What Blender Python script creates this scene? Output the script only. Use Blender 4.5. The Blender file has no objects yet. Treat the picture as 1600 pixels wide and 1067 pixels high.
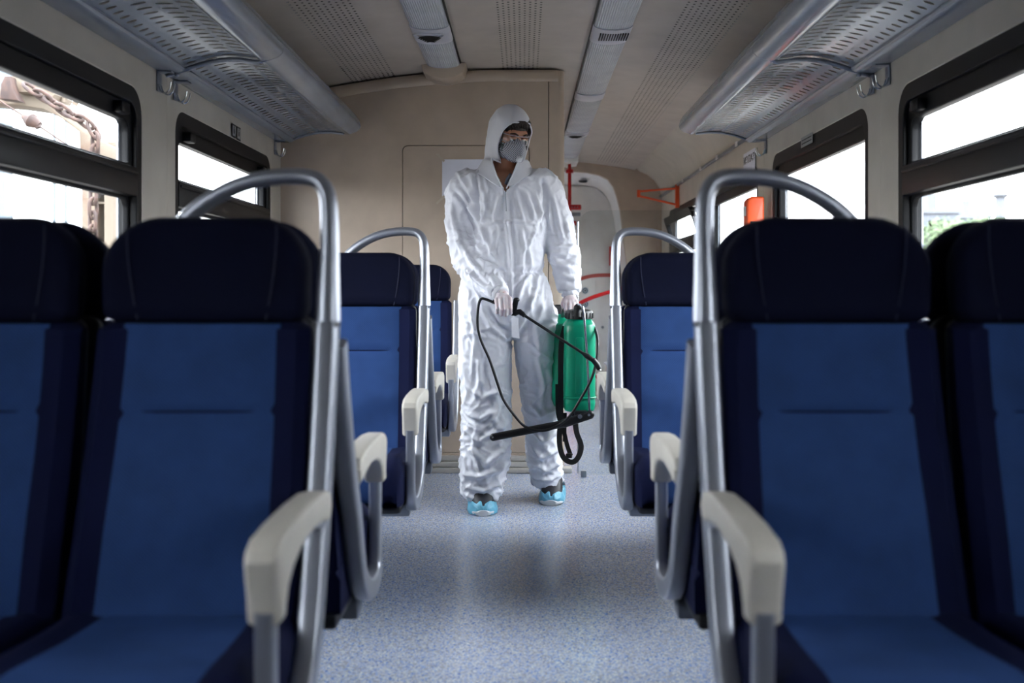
import bpy, bmesh, math, random
import numpy as np
from mathutils import Vector, Matrix, noise
random.seed(4)
PI = math.pi
S = bpy.context.scene
COL = S.collection
# ------------------------------------------------------------ camera
F = 1556.0; VX, VY = 818.0, 452.0; ZC = 1.0
cam = bpy.data.cameras.new('camera'); co = bpy.data.objects.new('camera', cam); COL.objects.link(co)
co.location = (0, 0, ZC); co.rotation_euler = (PI/2, 0, 0)
cam.sensor_width = 36; cam.lens = F/1600*36
cam.shift_x = -(VX-800)/1600; cam.shift_y = (VY-533.5)/1600
cam.clip_start = .05; cam.clip_end = 2000
cam.dof.use_dof = True; cam.dof.focus_distance = 4.6; cam.dof.aperture_fstop = 2.6
S.camera = co
# ------------------------------------------------------------ world (bright overcast sky) and exposure
w = bpy.data.worlds.new('sky'); S.world = w; w.use_nodes = True
nt = w.node_tree; bg = nt.nodes['Background']
tc = nt.nodes.new('ShaderNodeTexCoord'); sp = nt.nodes.new('ShaderNodeSeparateXYZ'); rp = nt.nodes.new('ShaderNodeValToRGB')
nt.links.new(tc.outputs['Generated'], sp.inputs[0]); nt.links.new(sp.outputs['Z'], rp.inputs[0]); nt.links.new(rp.outputs[0], bg.inputs[0])
rp.color_ramp.elements[0].color = (.325, .33, .335, 1); rp.color_ramp.elements[1].color = (.94, .97, 1, 1)      # overcast sky: zenith three times the horizon
bg.inputs[1].default_value = 35
S.view_settings.view_transform = 'Standard'; S.view_settings.look = 'None'
S.view_settings.exposure = 0.0; S.view_settings.gamma = 1; S.view_settings.use_curve_mapping = False

# ------------------------------------------------------------ helpers
def P(px, py, Y):
    s = F/Y
    return Vector(((px-VX)/s, Y, ZC-(py-VY)/s))
def lin(c):
    return tuple(((v/255)/12.92 if v/255 <= .04045 else ((v/255+.055)/1.055)**2.4) for v in c)
def mat(name, rgb, rough=.6, metal=0, bump=None, var=None, **kw):
    """bump=(scale,strength[,stretch xyz]); var=(scale, rgb2, lo, hi)"""
    m = bpy.data.materials.new(name); m.use_nodes = True; n = m.node_tree; b = n.nodes['Principled BSDF']
    b.inputs['Base Color'].default_value = (*lin(rgb), 1); b.inputs['Roughness'].default_value = rough; b.inputs['Metallic'].default_value = metal
    for k, v in kw.items(): b.inputs[k.replace('_', ' ')].default_value = v
    tcn = n.nodes.new('ShaderNodeTexCoord')
    if var is None: var = (6, tuple(max(0, c*.93) for c in rgb), .3, .7)
    t = n.nodes.new('ShaderNodeTexNoise'); t.inputs['Scale'].default_value = var[0]; t.inputs['Detail'].default_value = 4
    r = n.nodes.new('ShaderNodeValToRGB'); r.color_ramp.elements[0].position = var[2]; r.color_ramp.elements[1].position = var[3]
    r.color_ramp.elements[0].color = (*lin(rgb), 1); r.color_ramp.elements[1].color = (*lin(var[1]), 1)
    n.links.new(tcn.outputs['Object'], t.inputs['Vector']); n.links.new(t.outputs['Fac'], r.inputs[0]); n.links.new(r.outputs[0], b.inputs['Base Color'])
    if bump:
        t2 = n.nodes.new('ShaderNodeTexNoise'); t2.inputs['Scale'].default_value = bump[0]; t2.inputs['Detail'].default_value = 3
        src = tcn.outputs['Object']
        if len(bump) > 2:
            mp = n.nodes.new('ShaderNodeMapping'); mp.inputs['Scale'].default_value = bump[2]; n.links.new(src, mp.inputs[0]); src = mp.outputs[0]
        n.links.new(src, t2.inputs['Vector'])
        bp = n.nodes.new('ShaderNodeBump'); bp.inputs['Strength'].default_value = bump[1]; bp.inputs['Distance'].default_value = .004
        n.links.new(t2.outputs['Fac'], bp.inputs['Height']); n.links.new(bp.outputs[0], b.inputs['Normal'])
    return m
def newmesh(V, Fc, smooth=True, ang=40):
    me = bpy.data.meshes.new('m'); me.from_pydata([tuple(v) for v in V], [], Fc); me.update()
    bm = bmesh.new(); bm.from_mesh(me); bmesh.ops.recalc_face_normals(bm, faces=bm.faces); bm.to_mesh(me); bm.free()
    if smooth:
        me.shade_smooth()
        if ang: me.set_sharp_from_angle(angle=math.radians(ang))
    return me
def wloc(o):
    v = Vector((0, 0, 0))
    while o: v += o.location; o = o.parent
    return v
def tag(o, label=None, cat=None, group=None, kind=None):
    if label: o['label'] = label
    if cat: o['category'] = cat
    if group: o['group'] = group
    if kind: o['kind'] = kind
    return o
def obj(name, geo, m, parent=None, world=True, smooth=True, ang=40):
    """geo = (verts, faces) or a mesh; verts are in world space (or in the parent's space if world=False)"""
    if isinstance(geo, tuple):
        V, Fc = geo; V = [Vector(v) for v in V]
        if parent is not None:
            if world:
                q = wloc(parent); V = [v-q for v in V]
            loc = Vector((0, 0, 0))
        else:
            mn = Vector([min(v[i] for v in V) for i in range(3)]); mx = Vector([max(v[i] for v in V) for i in range(3)])
            loc = Vector(((mn.x+mx.x)/2, (mn.y+mx.y)/2, mn.z)); V = [v-loc for v in V]
        me = newmesh(V, Fc, smooth, ang)
    else:
        me = geo; loc = Vector((0, 0, 0))
        if parent is not None and world:
            me.transform(Matrix.Translation(-wloc(parent)))
    me.materials.clear(); me.materials.append(m); me.name = name
    o = bpy.data.objects.new(name, me); COL.objects.link(o); o.location = loc
    if parent is not None: o.parent = parent
    return o
def empty(name, loc, label=None, cat=None, group=None, kind=None, rz=0):
    o = bpy.data.objects.new(name, None); COL.objects.link(o); o.location = loc; o.rotation_euler.z = rz; o.empty_display_size = .1
    return tag(o, label, cat, group, kind)
def dup(o, parent=None):
    c = o.copy(); COL.objects.link(c); c.parent = parent
    for ch in list(o.children): dup(ch, c)
    return c
def join(*gs):
    V = []; Fc = []
    for g in gs:
        n = len(V); V += list(g[0]); Fc += [tuple(i+n for i in f) for f in g[1]]
    return V, Fc
def xf(g, M): return [M @ Vector(v) for v in g[0]], g[1]
def mvd(g, d): return [Vector(v)+Vector(d) for v in g[0]], g[1]
def box(x0, x1, y0, y1, z0, z1, r=0, seg=2):
    bm = bmesh.new(); bmesh.ops.create_cube(bm, size=1)
    for v in bm.verts: v.co = Vector(((x0+x1)/2+v.co.x*(x1-x0), (y0+y1)/2+v.co.y*(y1-y0), (z0+z1)/2+v.co.z*(z1-z0)))
    if r: bmesh.ops.bevel(bm, geom=list(bm.edges), offset=r, segments=seg, profile=.5, affect='EDGES')
    bm.verts.index_update(); g = ([v.co.copy() for v in bm.verts], [tuple(v.index for v in f.verts) for f in bm.faces]); bm.free(); return g
def crom(pts, k=6):
    pts = [Vector(p) for p in pts]; out = []
    for i in range(len(pts)-1):
        p0 = pts[max(i-1, 0)]; p1 = pts[i]; p2 = pts[i+1]; p3 = pts[min(i+2, len(pts)-1)]
        for j in range(k):
            t = j/k
            out.append(.5*((2*p1)+(p2-p0)*t+(2*p0-5*p1+4*p2-p3)*t*t+(3*p1-p0-3*p2+p3)*t**3))
    out.append(pts[-1]); return out
def lerp_list(r, n):
    if isinstance(r, (int, float)): return [r]*n
    m = len(r); return [r[min(int(i/(n-1)*(m-1)), m-2)]*(1-(i/(n-1)*(m-1)-min(int(i/(n-1)*(m-1)), m-2)))+r[min(int(i/(n-1)*(m-1)), m-2)+1]*(i/(n-1)*(m-1)-min(int(i/(n-1)*(m-1)), m-2)) for i in range(n)]
def loft(rings, cap=True, closed=False):
    n = len(rings[0]); V = [p for r in rings for p in r]; Fc = []
    m = len(rings)
    for i in range(m if closed else m-1):
        a = i*n; b = ((i+1) % m)*n
        for j in range(n): Fc.append((a+j, a+(j+1) % n, b+(j+1) % n, b+j))
    if cap and not closed: Fc += [tuple(range(n))[::-1], tuple(range((m-1)*n, m*n))]
    return V, Fc
def tube(pts, r, n=12, smooth=0, closed=False, prof=None, ref=None):
    """round (or prof: list of (a,b) scaled by 1) sweep; ref keeps section upright"""
    pts = crom(pts, smooth) if smooth else [Vector(p) for p in pts]
    m = len(pts); R = lerp_list(r, m); rings = []; nrm = None
    for i, p in enumerate(pts):
        a = pts[(i-1) % m] if closed else pts[max(i-1, 0)]; b = pts[(i+1) % m] if closed else pts[min(i+1, m-1)]
        t = (b-a).normalized()
        if ref is not None: nrm = Vector(ref)
        elif nrm is None: nrm = t.orthogonal()
        nrm = (nrm-t*nrm.dot(t)).normalized(); bi = t.cross(nrm)
        if prof: rings.append([p+nrm*u*R[i]+bi*v*R[i] for u, v in prof])
        else: rings.append([p+(nrm*math.cos(2*PI*j/n)+bi*math.sin(2*PI*j/n))*R[i] for j in range(n)])
    return loft(rings, True, closed)
def cyl(a, b, r, n=20, r2=None): return tube([a, b], [r, r if r2 is None else r2], n)
def ball(c, rx, ry=None, rz=None, n=20, m=12):
    ry = rx if ry is None else ry; rz = rx if rz is None else rz; c = Vector(c); rings = []
    for i in range(1, m):
        a = PI*i/m; rings.append([c+Vector((rx*math.sin(a)*math.cos(2*PI*j/n), ry*math.sin(a)*math.sin(2*PI*j/n), rz*math.cos(a))) for j in range(n)])
    V, Fc = loft(rings, False); k = len(V); V += [c+Vector((0, 0, rz)), c-Vector((0, 0, rz))]
    for j in range(n): Fc += [(k, (j+1) % n, j), (k+1, (m-2)*n+j, (m-2)*n+(j+1) % n)]
    return V, Fc
def rrect(x0, x1, z0, z1, r, n=6):
    """rounded rectangle; r = [bl, br, tr, tl]"""
    if isinstance(r, (int, float)): r = [r]*4
    out = []
    for (cx, cz, a0, q) in ((x0+r[0], z0+r[0], PI, r[0]), (x1-r[1], z0+r[1], 1.5*PI, r[1]), (x1-r[2], z1-r[2], 0, r[2]), (x0+r[3], z1-r[3], .5*PI, r[3])):
        for k in range(n+1):
            a = a0+.5*PI*k/n; out.append((cx+q*math.cos(a), cz+q*math.sin(a)))
    return out
def inset(poly, d):
    n = len(poly); out = []
    for i in range(n):
        a = Vector(poly[i-1]); p = Vector(poly[i]); b = Vector(poly[(i+1) % n])
        e1 = (p-a); e2 = (b-p)
        e1 = e1.normalized() if e1.length > 1e-7 else e2.normalized(); e2 = e2.normalized() if e2.length > 1e-7 else e1
        t = (e1+e2).normalized(); q = Vector((-t.y, t.x)); out.append(tuple(p+q*d))
    return out
def puff(poly, y0, y1, r, bulge=0, seg=4, mp=None, back=True):
    """pillow-like slab of a CCW outline; front at y1, back at y0"""
    sg = 1 if y1 > y0 else -1; rings = []
    mp = mp or (lambda x, y, z: Vector((x, y, z)))
    if back:
        for k in range(seg, 0, -1):
            a = .5*PI*k/seg; rings.append([mp(x, y0+sg*r*(1-math.sin(a))*.0+sg*r*(1-math.cos(PI/2-a+0))*0+sg*r*(1-math.cos(.5*PI-a)) if False else y0+sg*r*(1-math.cos(.5*PI*(1-k/seg)))*0+sg*r*(1-math.sin(.5*PI*(1-k/seg)))*0+sg*r*(1-math.cos(0))*0+sg*r*(1-k/seg), z) for x, z in inset(poly, r*(k/seg)**2)])
    rings.append([mp(x, y0+sg*r, z) for x, z in poly])
    for k in range(0, seg+1):
        a = .5*PI*k/seg; rings.append([mp(x, y1-sg*r+sg*r*math.sin(a), z) for x, z in inset(poly, r*(1-math.cos(a)))])
    last = inset(poly, r); cx = sum(p[0] for p in last)/len(last); cz = sum(p[1] for p in last)/len(last)
    for k in (.8, .55, .3, .1):
        rings.append([mp(cx+(x-cx)*k, y1+sg*bulge*(1-k*k), cz+(z-cz)*k) for x, z in last])
    return loft(rings)
def extr(poly, fn, t, r=0, seg=2):
    """polygon extruded: fn(u, v, w) maps, w in 0..t"""
    bm = bmesh.new(); vs = [bm.verts.new((u, v, 0)) for u, v in poly]; f = bm.faces.new(vs)
    ret = bmesh.ops.extrude_face_region(bm, geom=[f])
    for v in [e for e in ret['geom'] if isinstance(e, bmesh.types.BMVert)]: v.co.z = t
    if r:
        es = [e for e in bm.edges if abs(e.verts[0].co.z-e.verts[1].co.z) < 1e-6]
        bmesh.ops.bevel(bm, geom=es, offset=r, segments=seg, profile=.5, affect='EDGES')
    bm.verts.index_update(); g = ([fn(*v.co) for v in bm.verts], [tuple(v.index for v in f.verts) for f in bm.faces]); bm.free(); return g
def holed(outer, holes, fn, t, bev=0):
    """flat sheet with holes: fn maps (u, v, w), w in 0..t"""
    cu = bpy.data.curves.new('c', 'CURVE'); cu.dimensions = '2D'; cu.fill_mode = 'BOTH'; cu.extrude = t/2-bev; cu.bevel_depth = bev; cu.bevel_resolution = 2
    for L in [outer]+holes:
        s = cu.splines.new('POLY'); s.points.add(len(L)-1); s.use_cyclic_u = True
        for p, q in zip(s.points, L): p.co = (q[0], q[1], 0, 1)
    o = bpy.data.objects.new('c', cu); COL.objects.link(o)
    dg = bpy.context.evaluated_depsgraph_get(); me = o.evaluated_get(dg).to_mesh()
    V = [fn(v.co.x, v.co.y, v.co.z+t/2) for v in me.vertices]; Fc = [tuple(p.vertices) for p in me.polygons]
    bpy.data.objects.remove(o); bpy.data.curves.remove(cu); return V, Fc
def remesh(g, vox, smooth=4, fac=.5):
    me = newmesh(g[0], g[1], False); o = bpy.data.objects.new('t', me); COL.objects.link(o)
    md = o.modifiers.new('r', 'REMESH'); md.mode = 'VOXEL'; md.voxel_size = vox
    if smooth: ms = o.modifiers.new('s', 'SMOOTH'); ms.iterations = smooth; ms.factor = fac
    dg = bpy.context.evaluated_depsgraph_get(); r = bpy.data.meshes.new_from_object(o.evaluated_get(dg))
    bpy.data.objects.remove(o); r.shade_smooth(); return r
def perf(fn, u0, u1, cols, v0, v1, pitch, hu, hv, n=10, stag=True, margin=0, taper=None):
    """sheet with real holes; columns across u, rows along v"""
    V = []; Fc = []; cw = (u1-u0)/cols
    for c in range(cols):
        ua = u0+c*cw; ub = ua+cw; off = (pitch/2 if stag and c % 2 else 0); k = 0
        y = v0-off
        while y < v1-1e-6:
            ya = max(y, v0); yb = min(y+pitch, v1)
            if yb-ya < pitch*.99:
                i = len(V); V += [fn(ua, ya), fn(ub, ya), fn(ub, yb), fn(ua, yb)]; Fc.append((i, i+1, i+2, i+3)); y += pitch; continue
            cu = (ua+ub)/2; cv = (ya+yb)/2; i = len(V); a_ = hu*(taper[c] if taper else 1)
            ins = []; out = []
            for j in range(n):
                a = 2*PI*(j+.5)/n; x_, y_ = math.cos(a), math.sin(a)
                ins.append((cu+a_*x_, cv+hv*y_))
                # boundary of the cell in the same direction
                dx = x_*cw/2; dy = y_*pitch/2; m = max(abs(x_), abs(y_)); out.append((cu+dx/m, cv+dy/m))
            V += [fn(*p) for p in ins]+[fn(*p) for p in out]
            for (sx, sy) in ((1, 1), (-1, 1), (-1, -1), (1, -1)):
                V.append(fn(cu+sx*cw/2, cv+sy*pitch/2))
            for j in range(n):
                j2 = (j+1) % n; p, q = out[j], out[j2]; f = [i+j, i+j2, i+n+j2]
                e = lambda s: abs(abs(s[0]-cu)-cw/2) < 1e-6
                if e(p) != e(q):
                    mx = (p[0]+q[0])/2-cu; my = (p[1]+q[1])/2-cv
                    ci = 0 if mx > 0 and my > 0 else 1 if mx < 0 and my > 0 else 2 if mx < 0 else 3
                    f.append(i+2*n+ci)
                f.append(i+n+j); Fc.append(tuple(f))
            y += pitch
    return V, Fc

# ------------------------------------------------------------ materials
M_cream = mat('cream_laminate', (186, 180, 168), .38, bump=(120, .05))
M_beige = mat('beige_bulkhead', (184, 167, 150), .42, bump=(140, .06))
M_ceil = mat('ceiling_panel', (180, 171, 162), .5, bump=(120, .04))
M_white = mat('white_plastic', (222, 222, 220), .35)
M_black = mat('black_window_rubber', (8, 10, 14), .42, Specular_IOR_Level=.22)
M_void = mat('dark_cavity', (24, 22, 20), .8)
M_rack = mat('grey_rack_paint', (150, 158, 170), .2, .35)
M_alu = mat('satin_aluminium', (172, 176, 186), .36, .7)
M_aluD = mat('grey_metal', (140, 145, 155), .35, .7)
M_arm = mat('armrest_plastic', (214, 208, 196), .42)
M_cover = mat('coverall_fabric', (232, 233, 240), .62, bump=(260, .12))
M_glove = mat('latex_glove', (226, 214, 216), .4, Subsurface_Weight=.1, bump=(90, .5))
M_skin = mat('skin', (196, 140, 112), .5, Subsurface_Weight=.12)
M_hair = mat('brown_hair', (44, 32, 26), .5, bump=(60, 1.0, (1, 1, 6)))
M_red = mat('red_paint', (178, 26, 26), .3)
M_orange = mat('orange_plastic', (226, 84, 34), .38)
M_green = mat('green_tank_plastic', (0, 150, 112), .32, bump=(40, .05))
M_blackp = mat('black_plastic', (14, 14, 16), .42)
M_strap = mat('black_webbing', (16, 16, 18), .8)
M_chrome = mat('steel_rod', (200, 205, 210), .15, .95)
M_paper = mat('paper', (222, 224, 236), .7)
M_ink = mat('black_ink', (20, 20, 22), .6)
M_grout = mat('threshold_metal', (190, 186, 180), .4, .3)
M_greypl = mat('grey_light_trim', (188, 190, 200), .4)
def fabric(name, rgb, rgb2, sc, strength=.35):
    m = mat(name, rgb, .85, var=(14, tuple(c*.86 for c in rgb), .3, .75)); n = m.node_tree; b = n.nodes['Principled BSDF']
    b.inputs['Specular IOR Level'].default_value = .12
    t = n.nodes.new('ShaderNodeTexCoord'); wv = n.nodes.new('ShaderNodeTexWave'); wv.inputs['Scale'].default_value = sc; wv.bands_direction = 'DIAGONAL'
    n.links.new(t.outputs['Object'], wv.inputs['Vector'])
    mx = n.nodes.new('ShaderNodeMixRGB'); mx.inputs[2].default_value = (*lin(rgb2), 1)
    r = [x for x in n.nodes if x.type == 'VALTORGB'][0]
    mu = n.nodes.new('ShaderNodeMath'); mu.operation = 'MULTIPLY'; mu.inputs[1].default_value = .35
    n.links.new(wv.outputs['Fac'], mu.inputs[0]); n.links.new(mu.outputs[0], mx.inputs[0]); n.links.new(r.outputs[0], mx.inputs[1]); n.links.new(mx.outputs[0], b.inputs['Base Color'])
    bp = n.nodes.new('ShaderNodeBump'); bp.inputs['Strength'].default_value = strength; bp.inputs['Distance'].default_value = .001
    n.links.new(wv.outputs['Fac'], bp.inputs['Height']); n.links.new(bp.outputs[0], b.inputs['Normal']); return m
M_blue = fabric('blue_seat_fabric', (40, 66, 114), (56, 86, 138), 85)
M_navy = fabric('navy_seat_fabric', (13, 19, 50), (19, 27, 66), 120)
M_navyh = fabric('navy_headrest_fabric', (8, 12, 34), (12, 17, 44), 120)
M_pipe = mat('navy_piping', (16, 23, 56), .7)
M_shell = mat('dark_seat_shell', (20, 22, 30), .5)

def mk_glass(name='window_glass', tint=(.96, .98, 1), refl=1.45):
    m = bpy.data.materials.new(name); m.use_nodes = True; n = m.node_tree; n.nodes.clear()
    o = n.nodes.new('ShaderNodeOutputMaterial'); mx = n.nodes.new('ShaderNodeMixShader'); t = n.nodes.new('ShaderNodeBsdfTransparent'); g = n.nodes.new('ShaderNodeBsdfGlossy')
    f = n.nodes.new('ShaderNodeFresnel'); gm = n.nodes.new('ShaderNodeNewGeometry'); io = n.nodes.new('ShaderNodeMapRange'); n.links.new(gm.outputs['Backfacing'], io.inputs[0])
    io.inputs['To Min'].default_value = refl; io.inputs['To Max'].default_value = 1/refl; n.links.new(io.outputs[0], f.inputs[0])      # thin pane: no inner total reflection
    t.inputs[0].default_value = (*tint, 1); g.inputs['Roughness'].default_value = .02
    n.links.new(f.outputs[0], mx.inputs[0]); n.links.new(t.outputs[0], mx.inputs[1]); n.links.new(g.outputs[0], mx.inputs[2]); n.links.new(mx.outputs[0], o.inputs[0]); return m
M_glass = mk_glass()
def mk_floor():
    m = bpy.data.materials.new('speckled_vinyl'); m.use_nodes = True; n = m.node_tree; b = n.nodes['Principled BSDF']
    tcn = n.nodes.new('ShaderNodeTexCoord'); src = tcn.outputs['Object']; cur = None
    def col(c):
        x = n.nodes.new('ShaderNodeRGB'); x.outputs[0].default_value = (*lin(c), 1); return x.outputs[0]
    cur = col((172, 174, 178))
    for sc, c, lo, seed in ((150, (192, 195, 200), .53, 0), (120, (66, 104, 172), .605, 3.1), (170, (112, 120, 136), .60, 7.7), (210, (120, 146, 196), .57, 11.3), (90, (146, 150, 158), .59, 17.7)):
        mp = n.nodes.new('ShaderNodeMapping'); mp.inputs['Location'].default_value = (seed, seed*2, seed); n.links.new(src, mp.inputs[0])
        t = n.nodes.new('ShaderNodeTexNoise'); t.inputs['Scale'].default_value = sc; t.inputs['Detail'].default_value = 1; n.links.new(mp.outputs[0], t.inputs['Vector'])
        r = n.nodes.new('ShaderNodeValToRGB'); r.color_ramp.elements[0].position = lo; r.color_ramp.elements[1].position = lo+.03; n.links.new(t.outputs['Fac'], r.inputs[0])
        mx = n.nodes.new('ShaderNodeMixRGB'); n.links.new(r.outputs[0], mx.inputs[0]); n.links.new(cur, mx.inputs[1]); n.links.new(col(c), mx.inputs[2]); cur = mx.outputs[0]
    n.links.new(cur, b.inputs['Base Color'])
    t = n.nodes.new('ShaderNodeTexNoise'); t.inputs['Scale'].default_value = 2.5; t.inputs['Detail'].default_value = 5; n.links.new(src, t.inputs['Vector'])
    mr = n.nodes.new('ShaderNodeMapRange'); mr.inputs['To Min'].default_value = .14; mr.inputs['To Max'].default_value = .3; n.links.new(t.outputs['Fac'], mr.inputs[0]); n.links.new(mr.outputs[0], b.inputs['Roughness'])
    t = n.nodes.new('ShaderNodeTexNoise'); t.inputs['Scale'].default_value = 9; n.links.new(src, t.inputs['Vector'])
    bp = n.nodes.new('ShaderNodeBump'); bp.inputs['Strength'].default_value = .12; bp.inputs['Distance'].default_value = .01; n.links.new(t.outputs['Fac'], bp.inputs['Height']); n.links.new(bp.outputs[0], b.inputs['Normal'])
    return m
M_floor = mk_floor()
def mk_diffuser():
    m = mat('ribbed_diffuser', (200, 206, 214), .25); n = m.node_tree; b = n.nodes['Principled BSDF']
    t = n.nodes.new('ShaderNodeTexCoord'); wv = n.nodes.new('ShaderNodeTexWave'); wv.bands_direction = 'X'; wv.inputs['Scale'].default_value = 32
    n.links.new(t.outputs['Object'], wv.inputs['Vector']); bp = n.nodes.new('ShaderNodeBump'); bp.inputs['Strength'].default_value = .7; bp.inputs['Distance'].default_value = .004
    n.links.new(wv.outputs['Fac'], bp.inputs['Height']); n.links.new(bp.outputs[0], b.inputs['Normal']); return m
M_diff = mk_diffuser()

# ------------------------------------------------------------ the coach: shell
XC = -.018
XL, XR = -1.33, 1.29
YB, YW, YF = -3.6, 5.46, 9.3           # behind the camera, cabin bulkhead, far end
fl = tag(obj('floor', box(XL-.12, XR+.12, YB-.1, YF+1.2, -.06, 0), M_floor), kind='structure')
WIN_Z = (.92, 1.685)
def wall_side(sd, xw, wins, splits, yend, name):
    root = empty(name, (xw, (YB+yend)/2, 0), kind='structure')
    for a, b in zip(splits[:-1], splits[1:]):
        holes = [rrect(y0-.012, y1+.012, WIN_Z[0]-.012, WIN_Z[1]+.012, .095, 8) for (y0, y1) in wins if y0 > a and y1 < b]
        g = holed([(a+.004, -.02), (b-.004, -.02), (b-.004, 1.93), (a+.004, 1.93)], holes, lambda u, v, w_: Vector((xw+sd*(.002+w_), u, v)), .075, .006)
        obj('wall_panel', g, M_cream, root, ang=30)
        obj('seam_backing', box(min(xw+sd*.03, xw+sd*.05), max(xw+sd*.03, xw+sd*.05), b-.03, b+.03, 0, 1.95), M_void, root)
    return root
WL = [(.50, 1.08), (2.05, 3.47), (3.82, 5.24), (7.42, 8.84)]  # first opening is out of view, narrowed to dim the nearest seats
WR = [(.44, 1.04),  (2.0, 3.43), (3.745, 5.17), (5.50, 6.93), (7.42, 8.84)]  # here too the first, unseen opening is kept narrow for darker near seats
wall_side(-1, XL, WL, [YB, .1, 1.88, 3.72, 5.50, 7.2, YF+.05], YF, 'wall_left')
wall_side(1, XR, WR, [YB, .03, 1.81, 3.60, 5.36, 7.2, YF+.05], YF, 'wall_right')

def window(idx, sd, xw, y0, y1, tilt=False, fixed=False):
    z0, z1 = WIN_Z; root = empty('window_%d' % idx, (xw, (y0+y1)/2, z0), kind='structure')
    mp = lambda d0: (lambda u, v, w_: Vector((xw+sd*(d0+w_), u, v)))
    zb0, zb1 = 1.325, 1.425
    if fixed:
        hole = rrect(y0+.03, y1-.03, z0+.02, z1-.05, .055)
        obj('window_frame', holed(rrect(y0-.008, y1+.008, z0-.008, z1+.008, .088, 8), [hole], mp(.004), .07, .004), M_black, root, ang=30)
        obj('gasket', holed(rrect(y0+.028, y1-.028, z0+.018, z1-.048, .055), [rrect(y0+.055, y1-.055, z0+.045, z1-.105, .04)], mp(.022), .03, .005), M_black, root, ang=30)
        obj('pane', holed(rrect(y0+.04, y1-.04, z0+.03, z1-.09, .04), [], mp(.038), .006), M_glass, root)
    else:
        obj('window_frame', holed(rrect(y0-.008, y1+.008, z0-.008, z1+.008, .088, 8), [rrect(y0+.03, y1-.03, z0+.02, zb0, [.05, .05, .01, .01]), rrect(y0+.03, y1-.03, zb1-.02, z1-.045, [.01, .01, .06, .06])], mp(.004), .07, .004), M_black, root, ang=30)
        obj('cross_bar', box(min(xw+sd*.0, xw+sd*.06), max(xw+sd*.0, xw+sd*.06), y0+.03, y1-.03, zb0-.005, zb1-.005, .006), M_black, root)
        obj('bar_ridge', box(min(xw-sd*.006, xw+sd*.02), max(xw-sd*.006, xw+sd*.02), y0+.04, y1-.04, zb1-.03, zb1-.018, .003), M_black, root)
        sash = holed(rrect(y0+.032, y1-.032, zb1-.022, z1-.047, [.01, .01, .058, .058]), [rrect(y0+.062, y1-.062, zb1+.002, z1-.105, [.012, .012, .045, .045])], mp(.02), .035, .004)
        pane = holed(rrect(y0+.05, y1-.05, zb1-.01, z1-.09, .03), [], mp(.036), .006)
        if tilt:
            M_ = Matrix.Translation((xw+sd*.04, 0, zb1-.02)) @ Matrix.Rotation(-sd*math.radians(19), 4, 'Y') @ Matrix.Translation((-(xw+sd*.04), 0, -(zb1-.02)))
            sash = xf(sash, M_); pane = xf(pane, M_)
        s_ = obj('upper_sash', sash, M_black, root, ang=30)
        obj('pane', pane, M_glass, s_)
        for yy in (y0+.16, y1-.16):
            obj('latch', box(min(xw-sd*.012, xw+sd*.03), max(xw-sd*.012, xw+sd*.03), yy-.035, yy+.035, z1-.10, z1-.06, .008), M_black, root)
        obj('lower_gasket', holed(rrect(y0+.03, y1-.03, z0+.02, zb0, .04), [rrect(y0+.045, y1-.045, z0+.035, zb0-.012, .035)], mp(.03), .02, .003), M_black, root, ang=30)
        obj('pane', holed(rrect(y0+.035, y1-.035, z0+.022, zb0-.002, .03), [], mp(.04), .006), M_glass, root)
    for yy in (y0+.075, y1-.075):
        obj('spacer_strip', box(min(xw+sd*.05, xw+sd*.056), max(xw+sd*.05, xw+sd*.056), yy-.004, yy+.004, z0+.03, z1-.10), M_aluD, root)
    obj('sill', box(min(xw-sd*.05, xw+sd*.01), max(xw-sd*.05, xw+sd*.01), y0-.02, y1+.02, z0-.035, z0-.013, .006), M_greypl, root)
k = 1
for (a, b) in WL: window(k, -1, XL, a, b); k += 1
for (a, b) in WR: window(k, 1, XR, a, b, tilt=(a > 7), fixed=(3.6 < a < 6)); k += 1

# ceiling: gently vaulted panels, three perforated strips, coves
def zc_(u): return 2.215-.092*u*u
def ceil_strip(u0, u1, y0, y1, n=6):
    V = []; Fc = []
    for i in range(n+1):
        u = u0+(u1-u0)*i/n
        V += [Vector((XC+u, y0, zc_(u))), Vector((XC+u, y1, zc_(u)))]
    for i in range(n): Fc.append((2*i, 2*i+1, 2*i+3, 2*i+2))
    return V, Fc
ce = empty('ceiling', (XC, 3, 2.1), kind='structure')
for (u0, u1, pf) in ((-1.06, -.93, 0), (-.93, -.68, 1), (-.68, -.105, 0), (-.105, .105, 1), (.105, .68, 0), (.68, .93, 1), (.93, 1.06, 0)):
    o_ = obj('ceiling_panel', ceil_strip(u0, u1, YB, 3.7 if pf else YF), M_ceil, ce)
    if pf:
        yend = YF if u0 > .5 else YW+.1; obj('ceiling_panel', ceil_strip(u0, u1, yend, YF), M_ceil, ce) if yend < YF else None
        cols = 10 if u0 != -.105 else 9
        tp = None
        fn = lambda u, v: Vector((XC+u, v, zc_(u)))
        o_ = obj('perforated_panel', perf(fn, u0, u1, cols, 3.7, yend, .038, .0058, .0062, 6), M_ceil, ce, ang=0)
        
        obj('ceiling_cavity', ceil_strip(u0-.01, u1+.01, 3.6, yend), M_void, ce).location.z += .035
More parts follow.
